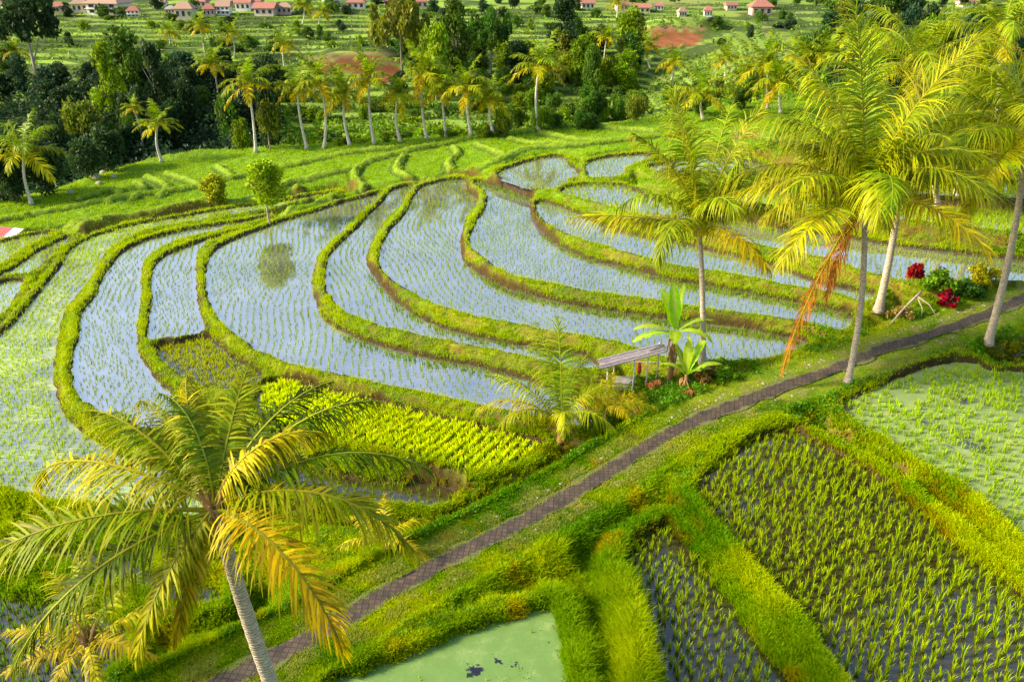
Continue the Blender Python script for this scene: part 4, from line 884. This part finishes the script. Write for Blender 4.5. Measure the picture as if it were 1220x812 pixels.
lt = sstep(X / Y, -.31, -.24)[:, None]; uc = np.array([.022, .05, .016])[None] * (1 - lt) + np.array([.14, .24, .018])[None] * lt; uc = uc * (.5 + 1.1 * fbm(X / 3.5, Y / 3.5, 96))[:, None]
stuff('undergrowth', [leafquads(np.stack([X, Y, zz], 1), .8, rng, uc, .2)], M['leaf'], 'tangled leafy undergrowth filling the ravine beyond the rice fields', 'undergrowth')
hm_ = (s_ > .9) & (GY > 150) & (GY < 330) & (np.abs(GX / GY) < .72) & ((fr > .62) | (fbm(GX / 9, GY / 9, 101) > .63)) & (forest < .5) & ~((PXG > 370) & (PXG < 485) & (PYG > 60) & (PYG < 100)) & ~((PXG > 750) & (PXG < 850) & (PYG > 34) & (PYG < 66))
wu = (np.clip(np.abs(np.gradient(PYG, axis=0)) * np.abs(np.gradient(PXG, axis=1)), 0, 4) * hm_).ravel(); wu /= wu.sum()
pick = rng.choice(len(wu), 26000, p=wu); ri, ci = np.unravel_index(pick, shp); X = GX[ri, ci] + rng.normal(0, .2, len(ri)); Y = GY[ri, ci] + rng.normal(0, .2, len(ri))
zz = hz(X, Y) + 1.6 * sstep(fbm(X / 7, Y / 7, 102), .35, .8) * rng.uniform(.1, 1, len(ri)) + .1
uc = np.array([.17, .27, .03])[None] * (.4 + 1.3 * fbm(X / 6, Y / 6, 103))[:, None]
stuff('scrub', [leafquads(np.stack([X, Y, zz], 1), .9, rng, uc, .2)], M['leaf'], 'rough green scrub along the steps of the distant terraced hillside', 'scrub')
# ------------------------------------------------------------------ banana plants, shrubs
def banana_leaf(L, e0, dp, w, seed, colr=(.20, .42, .02)):
    r = np.random.default_rng(seed); ns = 22; s = np.linspace(0, 1, ns); e = e0 - dp * s ** 1.4
    R_ = np.concatenate([[0], np.cumsum(np.cos(e[:-1]) * L / (ns - 1))]); Zr = np.concatenate([[0], np.cumsum(np.sin(e[:-1]) * L / (ns - 1))])
    hw = w * np.where(s < .14, .07, np.clip(np.sin(np.pi * np.clip((s - .1) / .92, 0, 1)), 0, 1) ** .45) * (1 + .05 * r.normal(0, 1, ns)); hw = np.maximum(hw, .03)
    vs = []; cs = []
    for k in range(ns):
        for j, q in enumerate([-1, -.5, 0, .5, 1]):
            u_ = .22 * abs(q) * hw[k]; vs.append((R_[k] - math.sin(e[k]) * u_, q * hw[k], Zr[k] + math.cos(e[k]) * u_ + r.normal(0, .012) - abs(q) ** 2 * .25 * hw[k] * s[k])); c = np.array(colr) * r.uniform(.85, 1.15); c = np.array([.45, .5, .12]) if q == 0 else c; cs.append(c)
    f = []
    for k in range(ns - 1):
        if r.random() < .12 and k > 4: rip = r.choice([0, 3])
        else: rip = -1
        for j in range(4):
            if j == rip: continue
            a = k * 5 + j; f.append((a, a + 1, a + 6, a + 5))
    return npmesh('leaf', vs, f, cs, True)
def banana(b0, hgt_, leaves, label, seed, rad=.17):
    root = empty('banana_plant', b0, 0, label, 'banana plant')
    obj('stem', trunk_mesh(Vector((.05, 0, hgt_)), rad, rad * .6, .05, 10, 16, 1.3), M['husk'], root)
    for i, (az, el, dp, L, w) in enumerate(leaves):
        obj('leaf', banana_leaf(L, math.radians(el), math.radians(dp), w, seed + i, (.24, .46, .02) if i % 3 else (.32, .50, .03)), M['frond'], root, (.05, 0, hgt_ - .1), (0, 0, math.radians(az)))
    mb = MB(); r = random.Random(seed)
    for k in range(14):
        a = r.uniform(0, 6.28); z = r.uniform(.5, .95) * hgt_; q = Vector((math.cos(a), math.sin(a), 0))
        mb.tube([q * .12 + Vector((0, 0, z)), q * .3 + Vector((0, 0, z - .15)), q * r.uniform(.22, .34) + Vector((0, 0, z - r.uniform(.5, 1.1)))], [.04, .06, .02], 4)
    mb.build('dead_leaves', M['husk'], root)
b0 = hit(797, 456); banana(b0, 3.5, [(120, 72, 40, 2.9, .38), (100, 82, 25, 3.1, .36), (65, 70, 20, 3.1, .22), (175, 25, 55, 2.6, .3), (200, 15, 45, 2.9, .34), (10, 40, 70, 2.9, .3), (330, 30, 80, 2.6, .34), (260, 40, 90, 2.0, .34)], 'tall banana plant with upright leaves right of the field shelter', 600)
b0 = hit(815, 462); banana(b0, .9, [(80, 78, 25, 2.4, .26), (45, 65, 45, 2.5, .3), (130, 70, 30, 2.1, .26), (0, 45, 60, 2.3, .26), (170, 50, 70, 1.9, .28), (300, 60, 60, 1.5, .24), (20, 30, 70, 2.0, .25)], 'low fresh green banana plant in front of the tall one', 640, .14)
b0 = hit(60, 228); banana(b0, 1.2, [(90, 80, 20, 3.0, .3), (150, 50, 60, 3.0, .4), (180, 30, 60, 3.2, .4), (30, 60, 60, 2.8, .35), (300, 40, 80, 2.0, .3)], 'banana plant at the forest foot beside the leftmost palm', 660, .2)
def mound(px, py, w, h, label, colr, size, nleaf, seed, name='shrub', cat='shrub', trans='leaf', second=None):
    b0 = hit(px, py); r = random.Random(seed); root = empty(name, b0, 0, label, cat)
    lb = [(x * w, y * w, z * h / .8, q * min(w, h)) for x, y, z, q in lobes_for('bush', r)]
    obj('leaves', crown_mesh(nleaf, size, lb, seed, colr, .6, .35), M[trans], root)
    mb = MB()
    for k in range(6):
        a = k * 1.05; mb.tube([(0, 0, -.1), (math.cos(a) * w * .3, math.sin(a) * w * .3, h * .4), (math.cos(a) * w * .55, math.sin(a) * w * .55, h * .7)], [.04, .025, .01], 5)
    mb.build('stems', M['bark'], root)
mound(1126, 366, .75, 1.5, 'bright red leaved shrub beside the paved path', (.30, .018, .012), .3, 900, 71)
mound(1089, 334, .85, 1.5, 'dark red leaved shrub left of the bright red one', (.24, .014, .018), .26, 1300, 72)
mound(1118, 345, 1.5, 1.7, 'leafy green shrub between the two red leaved shrubs', (.12, .24, .02), .3, 2400, 73)
mound(1168, 342, 1.3, 1.8, 'yellow green shrub right of the red leaved shrubs', (.36, .36, .02), .26, 1800, 74)
mound(1150, 352, 1.7, 1.3, 'low dark green shrub at the path edge right of the red leaved shrubs', (.08, .18, .02), .24, 2400, 75)
mound(1205, 425, 2.2, 1.1, 'broad olive green shrub mound under the rightmost palm', (.17, .20, .015), .16, 5200, 76)
mound(1070, 378, 1.1, .9, 'dry twiggy shrub at the foot of the leaning palm', (.28, .24, .06), .2, 1000, 77)
mound(862, 452, 1.0, .8, 'leafy low shrub right of the banana plants', (.14, .28, .02), .2, 1400, 78)
mound(838, 458, .7, .7, 'brownish low shrub at the foot of the palm behind the banana plants', (.25, .13, .04), .2, 900, 79)
mound(700, 508, 1.3, .8, 'bushy green shrub between the young palm and the small orange palm', (.16, .28, .02), .2, 2000, 80)
# fallen branch
b0 = hit(1060, 388); mb = MB()
q = [Vector((0, 0, .1)), Vector((1.3, 1.2, .7)), Vector((2.4, 2.0, 1.3)), Vector((2.9, 2.4, 1.5))]
mb.tube(q, [.05, .07, .09, .06], 7); mb.tube([q[2], q[2] + Vector((.7, -.6, -.4)), q[2] + Vector((1.2, -1.2, -1.2))], [.06, .04, .03], 6); mb.tube([q[2], q[2] + Vector((.2, -.7, -.6)), q[2] + Vector((.1, -1.1, -1.2))], [.05, .03, .02], 6)
o = mb.build('fallen_branch', M['pale_bark'], None, True, b0); tag(o, 'pale forked dead branch lying against the shrubs beside the path', 'branch')
# stump/root mounds by the bananas
for i, (a, b_, s, lab) in enumerate([(782, 460, .36, 'reddish brown heap of old husks left of the low banana plant'), (822, 470, .34, 'pale brown root clump at the foot of the low banana plant'), (845, 440, .34, 'pale brown husk heap beneath the coconut palm')]):
    b0 = hit(a, b_); me = crown_mesh(420, .3, [(0, 0, .1, s), (s * .8, .1, 0, s * .7), (-s * .7, 0, .05, s * .8)], 300 + i, (.36, .17, .08), .5, .2, .7)
    me.name = 'husk_heap'; tag(obj('husk_heap', me, M['leaf'], None, b0), lab, 'husk heap')
# ------------------------------------------------------------------ field shelter
b0 = hit(750, 462); zf = b0.z
root = empty('field_shelter', (b0.x, b0.y, zf), 0, 'open field shelter with a sloping weathered roof on thin white poles', 'shelter')
def wp(px, py, Y): v = PY(px, py, Y); return v - Vector((b0.x, b0.y, zf))
Yf, Yb = b0.y, b0.y + 2.0
fx0, fx1 = -1.55, 1.05
posts = [(-1.45, -.3, 1.55), (.1, -.5, 2.1), (.95, -.2, 2.4), (-.9, 1.0, 1.6), (1.8, 1.0, 2.55)]
for (x, y, h) in posts:
    MB().tube([(x, y, -.3), (x + .02, y, h * .5), (x, y, h)], [.05, .045, .04], 8).build('post', M['wood'], root, True)
mb = MB(); rw = random.Random(4)
A0 = Vector((-1.9, -.75, 1.22)); A1 = Vector((1.9, -.75 + .3, 2.35)); 
nb = 5
for k in range(nb):
    y0 = -.75 + k * .36
    p = [(-1.95 + rw.uniform(-.15, .1), y0, 1.65 - .05 * k), (2.05 + rw.uniform(-.3, .2), y0 + .15, 2.72 - .05 * k + rw.uniform(-.04, .04)), (2.05, y0 + .5, 2.67 - .05 * k), (-1.9, y0 + .35, 1.6 - .05 * k)]
    q = [(a, b_, c - .045) for a, b_, c in p]; mb.add(q + p, [(0, 3, 2, 1), (4, 5, 6, 7), (0, 1, 5, 4), (1, 2, 6, 5), (2, 3, 7, 6), (3, 0, 4, 7)])
mb.build('roof', M['sheet'], root)
MB().tube([(-1.8, -.4, 1.5), (2.1, -.3, 2.6)], [.035, .03], 6).build('rafter', M['wood'], root)
MB().tube([(-1.8, .9, 1.42), (2.1, 1.0, 2.5)], [.035, .03], 6).build('rafter', M['wood'], root)
MB().tube([(-1.4, 1.6, .95), (3.6, 1.7, .8)], [.035, .03], 6).build('rail', M['wood'], root)
mb = MB(); mb.box(-1.0, 1.3, -.2, 1.2, -.1, .1); mb.build('platform', M['concrete'], root)
mb = MB(); mb.tube([(.65, .9, 1.25), (.67, .9, 1.0), (.66, .88, .6), (.68, .9, .4)], [.03, .12, .14, .05], 8)
o = mb.build('red_cloth', M['clothred'], None, True, (b0.x, b0.y, zf)); tag(o, 'red cloth hanging from the rail inside the field shelter', 'cloth')
# ------------------------------------------------------------------ buildings
def house(px, py, wpx, hpx, roofm, wallm, label, roof='hip', storeys=1, deep=.8, rz=0, win=3, name='house', rh=.42):
    b0 = hit(px, py); dep = b0.y * cp + (H - b0.z) * sp_; roofm = roofm if random.random() < .7 else random.choice(['tile_brown', 'greyroof', 'thatch']); W = wpx * (.8 if wpx < 40 else 1) * dep / F; h = hpx * .85 * dep / F; D_ = W * deep
    root = empty(name, b0, rz, label, 'house'); rz_ = h * rh; hw = h - rz_; x = W / 2; y = D_ / 2; e = .09 * W
    MB().box(-x * .85, x * .85, -y * .85, y * .85, -1.5, hw).build('wall', M[wallm], root)
    mb = MB(); X_, Y_ = x * .85 + e, y * .85 + e; rl = X_ * (.35 if roof == 'hip' else .98)
    mb.add([(-X_, -Y_, hw), (X_, -Y_, hw), (X_, Y_, hw), (-X_, Y_, hw), (-rl, 0, h), (rl, 0, h), (-X_, -Y_, hw - .15), (X_, -Y_, hw - .15), (X_, Y_, hw - .15), (-X_, Y_, hw - .15)],
           [(0, 1, 5, 4), (1, 2, 5), (2, 3, 4, 5), (3, 0, 4), (6, 7, 1, 0), (7, 8, 2, 1), (8, 9, 3, 2), (9, 6, 0, 3), (6, 9, 8, 7)]); mb.build('roof', M[roofm], root)
    for s_k in range(storeys):
        zc = hw * (s_k + .5) / storeys; wh = hw / storeys * .26
        for k in range(win):
            xx = -x * .85 + (k + .5) * (1.7 * x / win); ww = x / win * .4
            fr_ = MB().box(xx - ww * 1.2, xx + ww * 1.2, -y * .85 - .06, -y * .85 + .02, zc - wh * 1.15, zc + wh * 1.15).build('window_frame', M['wall_cream'], root)
            MB().box(xx - ww, xx + ww, -y * .85 - .09, -y * .85 - .05, zc - wh, zc + wh).build('pane', M['glass'], fr_)
        if s_k: MB().box(-x * .9, x * .9, -y * .85 - .9, -y * .85 - .003, hw * s_k / storeys - .15, hw * s_k / storeys + .05).build('balcony', M['wall_white'], root)
HS = [(72,15,26,14,'tile_red','wall_pink','pink house with red hipped roof left of the big white building','hip',1),(98,14,26,18,'tile_brown','wall_cream','cream house with brown hipped roof beside the big white building','hip',1),
 (132,16,46,24,'concrete','wall_white','big white two storey building, widest of the far village','hip',2),(222,22,30,22,'thatch','wall_cream','house with tall brown thatched roof left of the red roofed houses','hip',1),
 (250,19,20,16,'tile_red','wall_pink','small pink house right of the thatched roof house','hip',1),(268,17,22,18,'tile_brown','wall_white','white house with brown roof near the thatched roof house','gable',2),(292,12,26,16,'tile_red','wall_white','white house with red gable roof left of the palms at the top','gable',1),
 (318,18,34,16,'tile_red','wall_cream','long cream house with red roof left of the palms at the top','gable',1),(340,16,24,14,'tile_red','wall_pink','pink house with low red roof at the end of the left village','hip',1),(15,10,26,14,'tile_red','wall_white','white house with red roof in the top left corner','hip',1),
 (190,10,22,12,'tile_brown','wall_white','low white house between the big building and the thatched roof house','gable',1),(425,10,30,14,'tile_red','wall_white','white house with red roof left of the central grove','hip',1),(500,9,26,14,'tile_red','wall_pink','pink house with red roof behind the central grove','hip',1),
 (700,10,22,12,'tile_brown','wall_white','white house right of the large dark tree at the top','gable',1),(765,15,26,12,'tile_red','wall_cream','cream house with red roof at the top right of centre','gable',1),(812,20,14,12,'tile_brown','wall_cream','tiny brown roofed shrine house on the far slope','hip',1),
 (843,20,14,14,'tile_red','wall_white','tiny white shrine house with pointed red roof','hip',1),(905,18,34,20,'tile_red','wall_pink','wide house with tiered red roof on the far right slope','hip',1),(1150,8,26,14,'tile_red','wall_white','white house behind the palms in the upper right','hip',1)]
HS += [(38,13,22,12,'tile_brown','wall_white','white house with brown roof left of the pink house','hip',1),(160,20,20,14,'tile_red','wall_white','white house with red hipped roof just right of the big building','hip',2),(205,16,16,10,'concrete','wall_pink','small flat pink house left of the thatched roof house','hip',1),(305,8,22,12,'concrete','wall_white','white two storey block behind the red gable roof house','hip',2),
 (240,8,24,12,'tile_red','wall_cream','cream house with red roof behind the thatched roof house','hip',1),(275,6,20,10,'tile_red','wall_pink','far pink house with red roof at the very top left of centre','hip',1),(395,8,22,12,'tile_red','wall_white','white house with red roof left of the central grove houses','gable',1),(465,7,20,12,'tile_red','wall_cream','cream house with red gable roof behind the central grove','gable',1),
 (740,12,20,12,'tile_brown','wall_pink','pink house with brown roof at the top right of centre','gable',1),(785,12,16,10,'tile_red','wall_white','small white house with red roof left of the shrine houses','hip',1),(870,12,18,10,'tile_brown','wall_cream','cream house with brown roof left of the tiered roof house','gable',1)]
for a in HS: house(a[0], a[1], a[2], a[3], a[4], a[5], a[6], a[7], a[8], rz=random.uniform(-.25, .25))
house(92, 122, 20, 13, 'greyroof', 'wall_cream', 'small hut with grey sheet roof among the dark forest trees', 'gable', win=1, rz=.5, name='hut')
house(300, 126, 22, 14, 'tile_brown', 'wall_pink', 'hut with brown roof behind the fourth palm of the row', 'gable', win=1, name='hut')
# low red and grey roof at the left edge
b0 = hit(2, 284); root = empty('shed', b0, -.25, 'low shed with red and pale grey sheet roof at the left edge', 'shed')
MB().box(-2.6, 1.4, -.9, .9, -1.4, -.12).build('wall', M['wall_cream'], root)
mb = MB(); mb.add([(-2.8, -1.3, -0.10), (.5, -1.3, -0.10), (.5, 1.2, 0.70), (-2.8, 1.2, 0.70), (-2.8, -1.3, -0.18), (.5, -1.3, -0.18), (.5, 1.2, 0.62), (-2.8, 1.2, 0.62)], [(0, 1, 2, 3), (4, 7, 6, 5), (0, 4, 5, 1), (1, 5, 6, 2), (2, 6, 7, 3), (3, 7, 4, 0)]); mb.build('red_roof_panel', M['redroof'], root)
mb = MB(); mb.add([(.503, -1.3, -0.08), (1.7, -1.3, -0.08), (1.7, 1.2, 0.72), (.503, 1.2, 0.72), (.503, -1.3, -0.16), (1.7, -1.3, -0.16), (1.7, 1.2, 0.64), (.503, 1.2, 0.64)], [(0, 1, 2, 3), (4, 7, 6, 5), (0, 4, 5, 1), (1, 5, 6, 2), (2, 6, 7, 3), (3, 7, 4, 0)]); mb.build('grey_roof_panel', M['greyroof'], root)
# rocks at the forest foot
for i, (a, b_, s) in enumerate([(115, 212, .5), (123, 206, .4), (84, 230, .4), (118, 219, .35), (136, 211, .35)]):
    b0 = hit(a, b_); me = ico('rock', s, 2, 1.2, 1, .8)
    for v in me.vertices: v.co = v.co * (1 + .3 * (float(vn(v.co.x * 2 + i, v.co.y * 2 + v.co.z, 4)) - .5))
    tag(obj('rock', me, M['stone'], None, b0), 'pale rock lying at the foot of the dark left forest', 'rock', 'rocks at the forest foot')
# ------------------------------------------------------------------ light, sky, camera
SUN_EL = math.radians(30); SUN_DIR = Vector((-math.cos(SUN_EL) * .93, math.cos(SUN_EL) * -.10, math.sin(SUN_EL))).normalized()
w = bpy.data.worlds.new('World'); sc.world = w; w.use_nodes = True; nt = w.node_tree; nt.nodes.clear()
sky = nt.nodes.new('ShaderNodeTexSky'); sky.sky_type = 'NISHITA'; sky.sun_disc = False; sky.sun_elevation = SUN_EL; sky.sun_rotation = math.atan2(SUN_DIR.x, SUN_DIR.y)
sky.air_density = 1.2; sky.dust_density = 2.6; sky.ozone_density = 1.6
bg = nt.nodes.new('ShaderNodeBackground'); bg.inputs['Strength'].default_value = .14; wo = nt.nodes.new('ShaderNodeOutputWorld')
nt.links.new(sky.outputs[0], bg.inputs[0]); nt.links.new(bg.outputs[0], wo.inputs[0])
ld = bpy.data.lights.new('sun', 'SUN'); ld.energy = 3.6; ld.angle = math.radians(8); ld.color = (1.0, .86, .60)
lo = bpy.data.objects.new('sun', ld); C.objects.link(lo); lo.rotation_euler = SUN_DIR.to_track_quat('Z', 'Y').to_euler()
cd = bpy.data.cameras.new('camera'); cam = bpy.data.objects.new('camera', cd)
cam.location = (0, 0, H); cam.rotation_euler = (math.pi / 2 - PITCH, 0, 0); cd.sensor_width = 36; cd.lens = 36 * F / 1220; cd.clip_end = 6000; cd.clip_start = .5
sc.camera = cam
sc.view_settings.view_transform = 'Standard'; sc.view_settings.look = 'None'; sc.view_settings.exposure = 1.25; sc.view_settings.gamma = 1
sc.cycles.use_denoising = True
sc.cycles.max_bounces = 6; sc.cycles.transparent_max_bounces = 4
